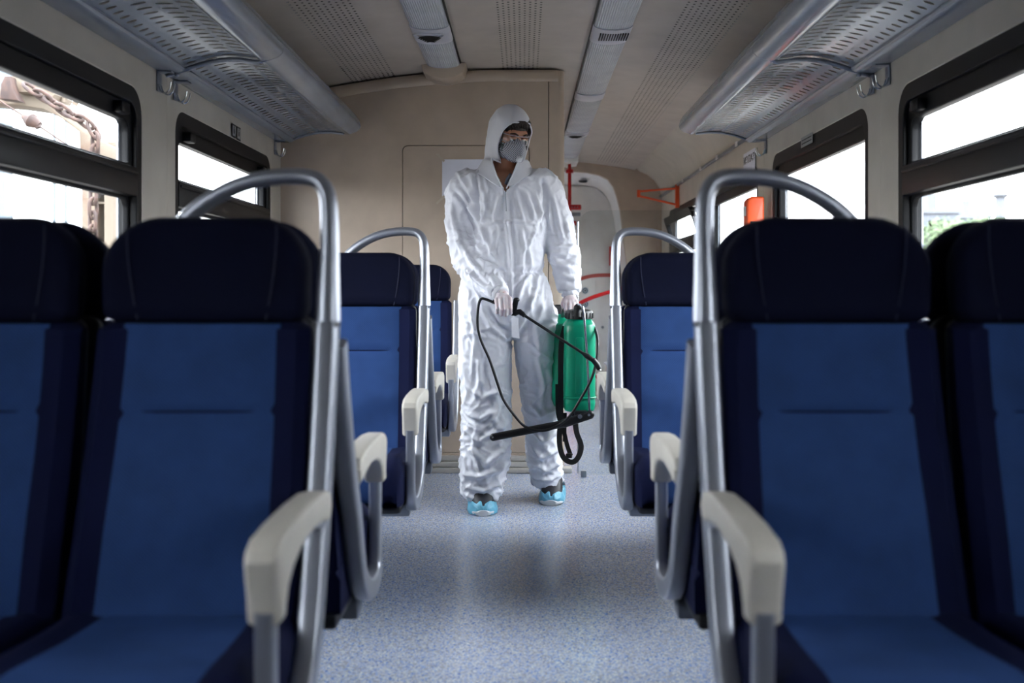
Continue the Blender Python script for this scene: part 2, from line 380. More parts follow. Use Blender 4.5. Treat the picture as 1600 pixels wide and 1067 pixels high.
# ceiling end edges and coves
for sd in (-1, 1):
    xw = XL if sd < 0 else XR
    prof = [(XC+sd*1.06, zc_(1.06)), (XC+sd*1.065, zc_(1.06)+.025), (XC+sd*1.10, 2.10), (XC+sd*1.17, 2.07), (XC+sd*1.235, 2.02), (XC+sd*1.28, 1.955), (xw, 1.88), (xw, 1.85)]
    V = []; Fc = []
    ye = YF+.05
    for x, z in prof: V += [Vector((x, YB, z)), Vector((x, ye, z))]
    for i in range(len(prof)-1): Fc.append((2*i, 2*i+1, 2*i+3, 2*i+2))
    obj('cove_panel', (V, Fc), M_cream, ce)
# outer skin that keeps the daylight out
ro = obj('roof_shell', join(box(XL-.12, XR+.12, YB-.1, YF+1.2, 2.26, 2.3), box(XL-.12, XL-.06, YB-.1, YF+1.2, 1.72, 2.28), box(XR+.07, XR+.12, YB-.1, YF+1.2, 1.76, 2.28), box(XL-.12, XL-.06, YF, YF+1.2, -.05, 2.28), box(XR+.07, XR+.12, YF, YF+1.2, -.05, 2.28)), M_aluD, ce)
tag(obj('wall_back', box(XL-.1, XR+.1, YB-.06, YB, 0, 2.28), M_cream), kind='structure')
tg = empty('trim_1', (XR, 7.4, 1.86), kind='structure')
obj('cove_rail', box(XR-.022, XR-.004, 5.6, YF, 1.855, 1.875, .004), M_aluD, tg)
for yy in (5.9, 6.5, 7.1, 7.9): obj('rail_clip', box(XR-.028, XR-.02, yy, yy+.05, 1.85, 1.88, .003), M_white, tg)

# ------------------------------------------------------------ cabin bulkhead (toilet cabin front wall)
bw = empty('wall_end', (-.55, YW, 0), kind='structure')
XK = .225
def fnb(d0): return lambda u, v, w_: Vector((u, YW+d0+w_, v))
top = [(XC+1.06*i/12-1.06 if False else -1.36+(.137-.003+1.36)*i/20, 0) for i in range(21)]
top = [(x, min(zc_(x-XC)-.012, 2.2)) if x > XC-1.06 else (x, 2.105-.35*(XC-1.06-x)) for x, _ in top]
outer = [(-1.36, -.01), (.132, -.01)]+top[::-1]
DX0, DX1, DZ0, DZ1 = -.667, .035, .10, 1.793
obj('bulkhead_panel', holed(outer, [rrect(DX0, DX1, DZ0, DZ1, .035)], fnb(0), .05, .0025), M_beige, bw, ang=30)
obj('bulkhead_backing', box(-1.33, .2, YW+.055, YW+.08, 0, 2.24), M_void, bw)
dr = obj('service_door', holed(rrect(DX0+.008, DX1-.008, DZ0+.008, DZ1-.008, .028), [], fnb(.0), .05, .0025), M_beige, bw, ang=30)
# top moulding of the bulkhead
pts = [Vector((x, YW-.006, z-.03)) for x, z in top if x > -1.12]
obj('top_moulding', tube(pts+[Vector((XK-.035, YW-.002, pts[-1].z))], 1, prof=[(.016*math.cos(a), .032*math.sin(a)) for a in [2*PI*i/14 for i in range(14)]], ref=(0, 1, 0)), M_beige, bw)
# corner column with a rounded outer edge
cor = [(.140, YW), (XK-.04, YW)]+[(XK-.04+.04*math.sin(a), YW+.04-.04*math.cos(a)) for a in [PI/2*i/8 for i in range(1, 9)]]+[(XK, 7.2), (-1.36, 7.2), (-1.36, 7.14), (XK-.05, 7.14), (XK-.05, YW+.09), (.140, YW+.09)]
obj('corner_panel', extr(cor, lambda u, v, w_: Vector((u, v, w_)), 2.2, 0), M_beige, bw, ang=50)
for i, (za, zb_, d) in enumerate(((0, .028, .05), (.03, .06, .035), (.062, .09, .02))):
    obj('threshold_step', box(-1.0, XK+.04 if i == 0 else XK-.01, YW-d, YW+.02, za, zb_, .006), M_grout, bw)
for x in (-.52, -.16): obj('screw', cyl((x, YW-.042, .045), (x, YW-.034, .045), .006), M_black, bw)
pp = obj('notice_paper', box(-.446, -.149, YW-.0035, YW-.0015, 1.50, 1.712), M_paper); tag(pp, 'blank white notice sheet taped to the beige bulkhead behind the person', 'paper')
for (x, z, a) in ((-.455, 1.722, 45), (-.455, 1.49, -45)):
    g = xf(box(-.03, .03, 0, .001, -.006, .006), Matrix.Translation((x, YW-.0048, z)) @ Matrix.Rotation(math.radians(a), 4, 'Y'))
    obj('tape', g, mat('clear_tape', (196, 184, 168), .25), pp)

# ------------------------------------------------------------ far end with the gangway door
fw = empty('wall_far', (.8, YF, 0), kind='structure')
arch = [(.20, .0), (.985, .0), (.985, .9), (.976, 1.186), (.955, 1.35), (.934, 1.52), (.905, 1.75), (.875, 1.87), (.844, 1.958), (.79, 2.03), (.707, 2.07), (.60, 2.095), (.437, 2.108), (.20, 2.112)]
fo = [(XL-.1, -.01), (XR+.1, -.01), (XR+.1, 2.25), (XL-.1, 2.25)]
obj('end_panel', holed(fo, [arch], lambda u, v, w_: Vector((u, YF+w_, v)), .06, .008), M_beige, fw, ang=30)
V = []; Fc = []
for (x, z) in arch:
    V += [Vector((x+.01, YF+.05, z+.004)), Vector((.2+(x-.2)*.97, YF+.5, z*.965))]
for i in range(len(arch)-1): Fc.append((2*i, 2*i+1, 2*i+3, 2*i+2))
obj('gangway_lining', (V, Fc), M_white, fw)
for (px, py) in ((910, 275), (912, 284)):
    q = P(px, py, YF+.25); obj('lining_vent', box(q.x-.035, q.x+.035, q.y-.01, q.y+.06, 2.028, 2.045, .004), M_aluD, fw)
dd = empty('door_1', (.55, YF+.45, 0), kind='structure')
YD = YF+.48
obj('door_surround', box(-.3, 1.2, YD+.02, YD+.06, -.01, 2.2), M_white, dd)
inner = [(.2, .02), (.975, .02), (.975, 1.2), (.96, 1.55), (.93, 1.68), (.86, 1.83), (.79, 1.925), (.72, 1.99), (.63, 2.01), (.2, 2.015)]
obj('door_leaf', extr(inner, lambda u, v, w_: Vector((u, YD-w_+.02, v)), .03, .008), M_white, dd, ang=30)
def DQ(px, py, d=0): return P(px, py, YD+d)
a = DQ(930, 436); b = DQ(985, 628)
obj('lower_panel', extr(rrect(a.x, b.x, .04, a.z, .03), lambda u, v, w_: Vector((u, YD-.01-w_, v)), .014, .004), M_white, dd, ang=30)
a = DQ(936, 468); b = DQ(968, 550)
obj('inspection_hatch', extr(rrect(a.x, b.x, b.z, a.z, .02), lambda u, v, w_: Vector((u, YD-.024-w_, v)), .010, .003), M_white, dd, ang=30)
q = DQ(941, 511); obj('hatch_lock', cyl((q.x, YD-.045, q.z), (q.x, YD-.03, q.z), .014, 16), M_aluD, dd)
for (px, py) in ((914, 454), (914, 475)):
    q = DQ(px, py); kb = obj('round_lock', cyl((q.x, YD-.03, q.z), (q.x, YD-.005, q.z), .036, 24), M_greypl, dd)
    obj('lock_ring', tube([Vector((q.x+.022*math.cos(t), YD-.032, q.z+.022*math.sin(t))) for t in [2*PI*i/20 for i in range(20)]], .005, 8, closed=True), mat('teal_ring', (60, 96, 110), .4), kb)
    obj('lock_core', cyl((q.x, YD-.04, q.z), (q.x, YD-.03, q.z), .008, 12), M_ink, kb)
obj('red_stripe', tube([DQ(px, py, -.02) for px, py in ((888, 441), (906, 436), (920, 432), (936, 430), (960, 430), (985, 432))], 1, prof=[(.018, .006), (-.018, .006), (-.018, -.006), (.018, -.006)], ref=(0, 0, 1), smooth=3), mat('dull_red', (176, 70, 62), .4), dd)
# safety notice on the door, red with dark lines of print
a = DQ(952, 385, -.03); b = DQ(967, 415, -.03)
sg = obj('safety_notice', box(a.x, b.x, YD-.024, YD-.012, b.z, a.z), mat('notice_red', (214, 74, 62), .5)); tag(sg, 'red safety notice stuck on the white gangway door', 'sign')
for i, (dz0, dz1) in enumerate(((.02, .035), (.065, .075), (.08, .09), (.10, .11), (.155, .17))):
    obj('print_block', box(a.x+.015, b.x-.02-.01*(i % 2), YD-.026, YD-.0235, a.z-dz1, a.z-dz0), M_ink, sg)
# box with red call button, and ventilation label beside it
q = P(897, 350, YF-.02+.45)
cb = empty('call_box', q, 'small white call box with a red block, on the gangway door behind the red post', 'call box')
obj('housing', box(q.x-.05, q.x+.055, YD-.06, YD-.01, q.z-.06, q.z+.055, .008), M_white, cb)
obj('red_block', box(q.x-.03, q.x+.02, YD-.075, YD-.055, q.z-.015, q.z+.03, .004), M_red, cb)
q = P(898, 335, YD); obj('door_plate', box(q.x-.03, q.x+.055, YD-.02, YD-.008, q.z-.018, q.z+.018, .003), M_aluD, dd)

# red grab post, standing by the gangway door
qx = P(890, 400, 9.0).x
rpost = empty('grab_post', (qx, 9.0, 0), 'vertical red grab post with side clamp beside the gangway door', 'grab post')
obj('pole', cyl((qx, 9.0, .012), (qx, 9.0, 2.06), .016), M_red, rpost)
obj('ceiling_flange', cyl((qx, 9.0, 2.05), (qx, 9.0, 2.08), .035), M_red, rpost); obj('floor_flange', cyl((qx, 9.0, 0), (qx, 9.0, .014), .035), M_red, rpost)
obj('ceiling_stub', cyl((qx, 9.0, 2.07), (qx, 9.0, zc_(qx-XC)), .014), M_red, rpost)
zq = P(890, 324, 9.0).z
cl = obj('clamp', box(qx-.025, qx+.105, 8.975, 9.0, zq-.024, zq+.024, .01), M_red, rpost)
for dx in (.02, .045, .07): obj('bolt', cyl((qx+dx, 8.968, zq), (qx+dx, 8.976, zq), .005, 10), M_chrome, cl)
# curved red handrail
hr = empty('handrail', (.6, 9.0, .8), 'curved red handrail sweeping across the front of the gangway door', 'handrail')
obj('rail', tube([P(px, py, 8.6) for px, py in ((897, 480), (909, 472), (930, 463), (957, 455), (975, 451), (1000, 448))]+[Vector((1.29, 8.6, 1.01))], .017, 12, smooth=4), M_red, hr)
obj('wall_plate', cyl((XR-.012, 8.6, 1.01), (XR+.004, 8.6, 1.01), .03), M_red, hr)
obj('end_post', tube([P(897, 480, 8.6), P(896, 500, 8.6), P(896, 540, 8.6), Vector((P(896, 540, 8.6).x, 8.6, 0))], .017, 12), M_red, hr)
obj('lower_brace', tube([P(896, 566, 8.6), P(925, 583, 8.6), P(942, 596, 8.6)], .014, 10), M_red, hr)
# low grey heater box by the right wall
q = P(946, 575, 8.2)
hb = empty('heater_box', (1.08, 8.5, 0), 'low pale heater box on the floor under the red handrail', 'heater')
obj('case', box(.70, XR-.01, 8.25, 8.55, 0, .36, .015), M_beige, hb); obj('lid', box(.69, XR-.01, 8.24, 8.56, .36, .375, .005), M_greypl, hb)
# orange folding bracket on the right wall
ob = empty('wall_bracket', (XR, 8.27, 1.8), 'orange triangular tube bracket projecting from the right wall near the far end', 'bracket')
c1 = P(1061, 294, 8.27); c2 = P(1062, 321, 8.27); c3 = P(998, 306, 8.27); c4 = P(998, 299, 8.27)
for nm, (p_, q_) in (('top_bar', (c1, c4)), ('lower_bar', (c2, c3)), ('upright', (c1+Vector((0, 0, .03)), c2-Vector((0, 0, .01)))), ('tip', (c4+Vector((0, 0, .012)), c3-Vector((0, 0, .012))))):
    obj(nm, cyl(p_, q_, .009 if 'bar' in nm else .015, 10), M_orange, ob)
obj('wall_foot', box(XR-.03, XR-.0, 8.25, 8.29, c2.z-.02, c1.z+.03, .004), M_orange, ob)
# round flush hatch and little vent on the right cove
q = P(1077, 208, 5.9)
obj('cable_port', xf(tube([Vector((.05*math.cos(t), .09*math.sin(t), 0)) for t in [2*PI*i/24 for i in range(24)]], .008, 8, closed=True), Matrix.Translation((XC+1.17, 5.56, 2.062)) @ Matrix.Rotation(math.radians(38), 4, 'Y')), mat('brown_rubber', (120, 98, 70), .6), tg)
obj('port_hole', xf(ball((0, 0, 0), .048, .088, .004), Matrix.Translation((XC+1.17, 5.56, 2.062)) @ Matrix.Rotation(math.radians(38), 4, 'Y')), M_void, tg)

# glass windscreen behind the right hand seats
YG = 5.30
gp = empty('glass_screen', (.8, YG, 0), 'clear glass draught screen behind the right hand seats', 'glass screen')
obj('pane', holed(rrect(.292, XR-.03, .012, 1.42, [.03, .01, .01, .08]), [], lambda u, v, w_: Vector((u, YG+w_, v)), .008), mk_glass('screen_glass', (.95, .97, .97), 1.5), gp)
obj('edge_trim', cyl((.29, YG+.004, .02), (.29, YG+.004, 1.36), .0045, 8), M_chrome, gp)
obj('floor_clip', box(.305, .335, YG-.008, YG+.016, 0, .035, .003), M_aluD, gp)
obj('floor_clip', box(1.2, 1.23, YG-.008, YG+.016, 0, .035, .003), M_aluD, gp)
obj('wall_clip', box(XR-.035, XR+.004, YG-.006, YG+.014, .8, .86, .003), M_aluD, gp)
# orange ticket validator
q = P(1176, 309, YG-.04)
tv = empty('ticket_validator', (q.x, YG-.06, 0), 'orange ticket validator box on a pole by the right window pillar', 'validator')
zt = q.z
obj('body', extr(rrect(q.x-.048, q.x+.044, zt-.27, zt, [.01, .01, .012, .035]), lambda u, v, w_: Vector((u, YG-.12+w_, v)), .09, .012, 3), M_orange, tv)
obj('label_plate', box(q.x-.052, q.x-.044, YG-.10, YG-.05, zt-.10, zt-.05, .002), M_white, tv)
obj('slot_plate', box(q.x-.03, q.x+.02, YG-.124, YG-.118, zt-.16, zt-.13, .002), M_black, tv)
obj('pole', cyl((q.x, YG-.06, 0), (q.x, YG-.06, zt-.26), .017), M_aluD, tv)

# ------------------------------------------------------------ stickers and the exit sign
def sticker(name, px0, py0, px1, py1, sd, m, label):
    xw = XL if sd < 0 else XR
    ya = F/abs((px0-VX)/xw); yb = F/abs((px1-VX)/xw); pc = (py0+py1)/2; sc = abs(((px0+px1)/2-VX)/xw)
    zc2 = ZC-(pc-VY)/sc; h = abs(py1-py0)/sc
    y0, y1 = sorted((ya, yb))
    o = obj(name, box(min(xw-sd*.0045, xw-sd*.003), max(xw-sd*.0045, xw-sd*.003), y0, y1, zc2-h/2, zc2+h/2), m)
    tag(o, label, 'sticker'); return o, y0, y1, zc2, h
M_stick = mat('grey_sticker', (150, 150, 148), .5)
for (p0, p1, lb) in ((361, 367, 'small grey pictogram sticker with black border above the second left window, nearer one'), (368.5, 374.5, 'small grey pictogram sticker with black border above the second left window, farther one')):
    o_, y0, y1, zz, h = sticker('sticker', p0, 194+(p0-361)*.6, p1, 215+(p0-361)*.6, -1, M_ink, lb)
    obj('sticker_field', box(XL+.0045, XL+.0055, y0+.008, y1-.008, zz-h/2+.008, zz+h/2-.008), M_stick, o_)
    ym = (y0+y1)/2
    obj('pictogram', join(box(XL+.0055, XL+.0062, ym-.007, ym+.007, zz-.012, zz+.01), box(XL+.0055, XL+.0062, ym-.004, ym+.004, zz+.012, zz+.02)), M_ink, o_)
o_, y0, y1, zz, h = sticker('sticker', 1253, 211, 1271, 227, 1, M_stick, 'grey instruction sticker on the wall above the second right window')
for i in range(2): obj('print_line', box(XR-.0055, XR-.0045, y0+.015, y1-.015, zz-.010+i*.016, zz-.006+i*.016), M_ink, o_)
# exit notice: paper with the word on it, on the right wall
yA = F/((1181-VX)/XR); yB_ = F/((1163-VX)/XR)
sc = (1172-VX)/XR; z_t = ZC-(236-VY)/sc; z_b = ZC-(272-VY)/sc
es = obj('exit_notice', box(XR-.0055, XR-.003, yA, yB_, z_b, z_t), M_paper); tag(es, 'white paper exit notice on the right wall under the end of the rack', 'sign')
cu = bpy.data.curves.new('t', 'FONT'); cu.body = 'ИЗЛАЗ'; cu.size = .1; cu.extrude = .0005; cu.offset = .0015
to = bpy.data.objects.new('t', cu); COL.objects.link(to)
me = bpy.data.meshes.new_from_object(to.evaluated_get(bpy.context.evaluated_depsgraph_get())); bpy.data.objects.remove(to)
xs = [v.co.x for v in me.vertices]; ys = [v.co.y for v in me.vertices]; x0_, x1_, y0_, y1_ = min(xs), max(xs), min(ys), max(ys)
for v in me.vertices:
    u = (v.co.x-x0_)/(x1_-x0_); t = (v.co.y-y0_)/(y1_-y0_); d = v.co.z
    v.co = (XR-.0062-d, yB_-.012-u*(yB_-yA-.024), z_b+(.50+.34*t)*(z_t-z_b))
obj('lettering', me, M_ink, es)

# ------------------------------------------------------------ luggage racks
def rack(sd, label):
    xw = XL if sd < 0 else XR; y0, y1 = .4, 5.38
    X = lambda u: xw-sd*u
    root = empty('luggage_rack', (X(.2), (y0+y1)/2, 1.82), label, 'luggage rack', 'overhead luggage racks')
    def shelf(u, v):  # u from the wall
        t = (u-.085)/.275; return Vector((X(u), v, 1.815+.03*t+.022*math.sin(PI*t)))
    pf = perf(shelf, .085, .36, 4, y0, y1, .05, .025, .0082, 10, stag=True, taper=[.65, .95, 1.1, 1.2])
    top_ = [v+Vector((0, 0, .003)) for v in pf[0]]
    obj('shelf_plate', pf, M_rack, root, ang=0)
    # rear rail with a rounded bead
    rear = [(0, 1.795), (.05, 1.792), (.075, 1.794), (.088, 1.800), (.092, 1.808), (.088, 1.818), (.07, 1.822), (0, 1.815)]
    obj('rear_rail', extr([(u, z) for u, z in rear], lambda u, v, w_: Vector((X(u), y0+w_, v)), y1-y0), M_rack, root, ang=35)
    front = [(.352, 1.848), (.365, 1.838), (.385, 1.836), (.405, 1.842), (.418, 1.846), (.432, 1.852), (.447, 1.866), (.452, 1.885), (.445, 1.91), (.43, 1.935), (.41, 1.95), (.395, 1.948), (.405, 1.925), (.41, 1.89), (.395, 1.868), (.37, 1.86), (.352, 1.858)]
    ys_ = [y0, 1.9, 3.65, y1]
    for a_, b_ in zip(ys_[:-1], ys_[1:]):
        obj('front_rail', extr(front, lambda u, v, w_: Vector((X(u), a_+.002+w_, v)), b_-a_-.004), M_rack, root, ang=35)
    for yy in (1.9, 3.65):
        obj('bracket', tube([shelf(u, yy)-Vector((0, 0, .012)) for u in (.02, .085, .15, .22, .29, .36)]+[Vector((X(.40), yy, 1.85))], [.006, .009, .009, .009, .009, .008, .006], 10, smooth=2), M_aluD, root)
        obj('bracket_knob', ball(shelf(.06, yy)-Vector((0, 0, .02)), .009), M_aluD, root)
    obj('end_rib', tube([shelf(u, y1)-Vector((0, 0, .006)) for u in (.08, .15, .22, .29, .36)], .006, 8), M_aluD, root)
    return root
rack(-1, 'grey perforated luggage rack above the left windows')
rack(1, 'grey perforated luggage rack above the right windows')

# coat hooks
def hook(sd, y, label):
    xw = XL if sd < 0 else XR
    r = empty('coat_hook', (xw, y, 1.70), label, 'coat hook', 'coat hooks under the luggage racks')
    Xd = lambda d: xw-sd*d
    obj('back_plate', box(min(Xd(0), Xd(.004)), max(Xd(0), Xd(.004)), y-.022, y+.022, 1.72, 1.795, .0015), M_aluD, r)
    obj('top_plate', box(min(Xd(0), Xd(.055)), max(Xd(0), Xd(.055)), y-.022, y+.022, 1.788, 1.7925, .0015), M_aluD, r)
    for dy in (-.014, .014):
        obj('prong', tube([(Xd(.004), y+dy, 1.745), (Xd(.012), y+dy, 1.722), (Xd(.028), y+dy*1.2, 1.712), (Xd(.045), y+dy*1.3, 1.724), (Xd(.052), y+dy*1.4, 1.752)], .0028, 8, smooth=4), M_chrome, r)
hook(-1, 3.63, 'steel coat hook on the left pillar, nearer of the pair'); hook(-1, 3.80, 'steel coat hook on the left pillar, farther of the pair'); hook(-1, 5.33, 'single steel coat hook in the left corner by the bulkhead')
hook(1, 3.52, 'steel coat hook on the right pillar, nearer of the pair'); hook(1, 3.68, 'steel coat hook on the right pillar, farther of the pair'); hook(1, 5.30, 'single steel coat hook on the right wall beside the exit notice')

# ------------------------------------------------------------ ceiling light strips
def light_strip(u0, u1, seps, yend, label, vents):
    root = empty('ceiling_light', (XC+(u0+u1)/2, (3.2+yend)/2, 2.17), label, 'ceiling light', 'ceiling light strips')
    uc = (u0+u1)/2; hw = (u1-u0)/2
    def arc(hw_, drop, z_up, n=12):
        zc0 = zc_(uc)-.002
        return [(uc-hw_, zc0+z_up)]+[(uc+hw_*math.cos(PI*i/n+PI), zc0-drop*max(0, math.sin(PI*i/n))**.7) for i in range(n+1)][0:]+[(uc+hw_, zc0+z_up)]
    ys_ = sorted(seps)
    edges = [3.23]
    for a_, b_ in ys_: edges += [a_, b_]
    edges.append(yend)
    for i in range(0, len(edges), 2):
        a_, b_ = edges[i], edges[i+1]
        obj('diffuser', extr(arc(hw, .028, .01), lambda u, v, w_: Vector((XC+u, a_+w_, v)), b_-a_), M_diff, root, ang=40)
    for i, (a_, b_) in enumerate(ys_):
        s_ = obj('spacer', extr(arc(hw+.004, .033, .01), lambda u, v, w_: Vector((XC+u, a_+w_, v)), b_-a_), M_greypl, root, ang=40)
        kind = vents.get(i)
        zb = zc_(uc)-.037
        if kind == 'slots':
            for j in range(12):
                x = XC+uc-.055+j*.0115; obj('slot', box(x, x+.0055, a_+.06, b_-.08, zb+.0, zb+.006), M_void, s_)
        if kind == 'round':
            for j in range(5):
                rr_ = .03+j*.013
                obj('vent_slot', tube([Vector((XC+uc-.01+rr_*math.sin(t)*1.0, a_+.24-rr_*1.9*math.cos(t)*.9, zb-.001)) for t in [math.radians(-38+76*i2/8) for i2 in range(9)]], 1, prof=[(.002, .0042), (-.002, .0042), (-.002, -.0042), (.002, -.0042)], ref=(0, 0, 1)), M_void, s_)
            obj('vent_rim', tube([Vector((XC+uc-.01+x, a_+y, zb+.002)) for x, y in ((0, .235), (-.07, .08), (-.055, .06), (0, .05), (.055, .06), (.07, .08))], .004, 8, closed=True), M_greypl, s_)
    for sx in (u0-.004, u1+.004):
        obj('edge_gap', box(XC+sx-.003, XC+sx+.003, 3.23, yend, zc_(uc)-.006, zc_(uc)+.01), M_black, root)
    return root, uc
SE = [(4.48, 4.74), (5.99, 6.18), (7.45, 7.64)]
r_, uc = light_strip(-.495, -.32, SE[:1], 5.27, 'left grey ceiling light strip ending at the bulkhead', {0: 'round'})
obj('end_cap', extr([(-.12, 2.20), (-.105, 2.15), (-.06, 2.125), (0, 2.115), (.06, 2.125), (.105, 2.15), (.12, 2.20)], lambda u, v, w_: Vector((XC+uc+u, 5.27+w_, v)), .20, .008), M_beige, r_, ang=35)
r_, uc = light_strip(.335, .51, SE, 8.9, 'right grey ceiling light strip running to the far end', {0: 'slots', 2: 'round'})
obj('end_cap', extr([(-.09, 2.20), (-.085, 2.14), (0, 2.13), (.085, 2.14), (.09, 2.20)], lambda u, v, w_: Vector((XC+uc+u, 8.9+w_, v)), .36, .01), M_white, r_, ang=35)

# ------------------------------------------------------------ seats (local: facing -Y, y=0 at the headrest face)
def back_face(x, z, hw):
    """front surface of the backrest"""
    t = (z-.44)/.5
    y = -.125*max(0, 1-t)**1.25-.004
    y -= .022*(max(0, abs(x)-.115)/.07)**1.4 if abs(x) < .185 else .022*((.07)/.07)**1.4        # side bolsters
    y -= .018*math.exp(-((z-.60)/.09)**2)*(1-min(1, abs(x)/.2))                                   # lumbar swell
    return y
def seat_meshes():
    R = {}
    # backrest body
    rows = []; zs = [.425, .43, .445, .47, .5, .53, .56, .59, .62, .65, .68, .71, .74, .765, .78, .788, .796, .81, .83, .86, .89, .915, .93, .938, .942]
    for z in zs:
        t = (z-.425)/.517; hw = .196-.010*t; r = []
        e = 0
        if z > .93: e = (z-.93)*1.2
        if z < .44: e = (.445-z)*1.0
        n = 18
        for i in range(n+1):
            a = -1+2*i/n; x = a*(hw-.0-e)
            y = back_face(x, z, hw)+e
            d = (hw-e)-abs(x)
            if d < .03: y += .03-math.sqrt(max(0, .03**2-(.03-d)**2))
            r.append(Vector((x, y, z)))
        yb = .045-.095*(1-t)
        for i in range(7): x = (hw-e-.004)*(1-2*i/6); r.append(Vector((x, yb, z)))
        rows.append(r)
    R['backrest'] = loft(rows)
    # centre panel of lighter blue
    V = []; Fc = []; zs2 = [.43+.51*i/34 for i in range(35)]; n = 16
    for z in zs2:
        t = (z-.43)/.51; w_ = .148-.012*t
        for i in range(n+1):
            x = -w_+2*w_*i/n; g = .0082*math.exp(-((z-.79)/.006)**2)*(1-(abs(x)/w_)**6)
            edge = .007 if 1 < i < n-1 else .0055 if 0 < i < n else -.004
            V.append(Vector((x, back_face(x, z, .2)-edge+g, z)))
    for j in range(len(zs2)-1):
        for i in range(n): Fc.append((j*(n+1)+i, j*(n+1)+i+1, (j+1)*(n+1)+i+1, (j+1)*(n+1)+i))
    R['centre'] = (V, Fc)
    # headrest
    pl = rrect(-.177, .177, .938, 1.124, [.028, .028, .088, .088], 8)
    pl2 = []
    for x, z in pl: pl2.append((x*(1+.02*math.sin(PI*(z-.938)/.19)), z+(.006*(1-(x/.19)**2) if z > 1.0 else 0)))
    mpf = lambda x, y, z: Vector((x, y-(.02*(abs(x)/.18)**2.5 if y < .02 else 0)+.012*(z-1.0)/.1*.5, z))
    R['headrest'] = puff(pl2, .068, 0, .030, .004, 5, mpf)
    R['seam'] = [tube([Vector((sx*(.112+.018*math.sin(PI*(z-.95)/.3)), -.0115+.004*(z-1.03), z)) for z in [.945, .97, 1.0, 1.03, 1.06, 1.09, 1.112]], .0012, 6) for sx in (-1, 1)]
    R['shell'] = puff(rrect(-.175, .175, .40, .95, .03), .075, .045, .01, 0, 2, lambda x, y, z: Vector((x*(1.0), y-.06*(1-(z-.4)/.55), z)))
    # cushion: rows along y
    rows = []; ysr = [-.05, -.07, -.10, -.16, -.22, -.28, -.34, -.40, -.45, -.485, -.505, -.515, -.515, -.505, -.485]
    zt = [.455, .472, .478, .480, .482, .485, .490, .495, .495, .486, .468, .44, .40, .375, .36]
    def cu_ring(y, z, hw):
        r = []; n = 18
        low = .355
        for i in range(n+1):
            a = -1+2*i/n; x = a*hw; d = hw-abs(x); zz = z+.012*(max(0, abs(x)-.115)/.07)**1.3*(1 if abs(x) < .185 else 0)
            if abs(x) >= .185: zz = z+.012
            zz = z+.012*min(1, max(0, abs(x)-.115)/.07)**1.3
            if d < .035: zz -= .035-math.sqrt(max(0, .035**2-(.035-d)**2))
            r.append(Vector((x, y, max(zz, low+.001))))
        for i in range(5): r.append(Vector((hw*(1-2*i/4), y, low)))
        return r
    for y, z in zip(ysr, zt): rows.append(cu_ring(y, z-.010, .196 if y > -.48 else .196-.3*max(0, -.48-y)))
    R['cushion'] = loft(rows)
    V = []; Fc = []; n = 12; m = 0
    for y, z in zip(ysr[1:], zt[1:]):
        w_ = .125+.02*min(1, (-y)/.5)
        for i in range(n+1):
            x = -w_+2*w_*i/n; zz = z+.012*min(1, max(0, abs(x)-.115)/.07)**1.3
            off = .003 if 0 < i < n else -.002; zz -= .010
            V.append(Vector((x, y-(off if y < -.495 else 0), zz+(off if y > -.51 else 0)))); 
        m += 1
    for j in range(m-1):
        for i in range(n): Fc.append((j*(n+1)+i, j*(n+1)+i+1, (j+1)*(n+1)+i+1, (j+1)*(n+1)+i))
    R['cushion_panel'] = (V, Fc)
    R['pan'] = box(-.19, .19, -.47, -.04, .325, .357, .01)
    return R
SM = seat_meshes()
FX = .213    # frame centre line from the seat centre, aisle side
def rprof(a, b, r, n=3): return [(x, y) for x, y in rrect(-a, a, -b, b, r, n)]
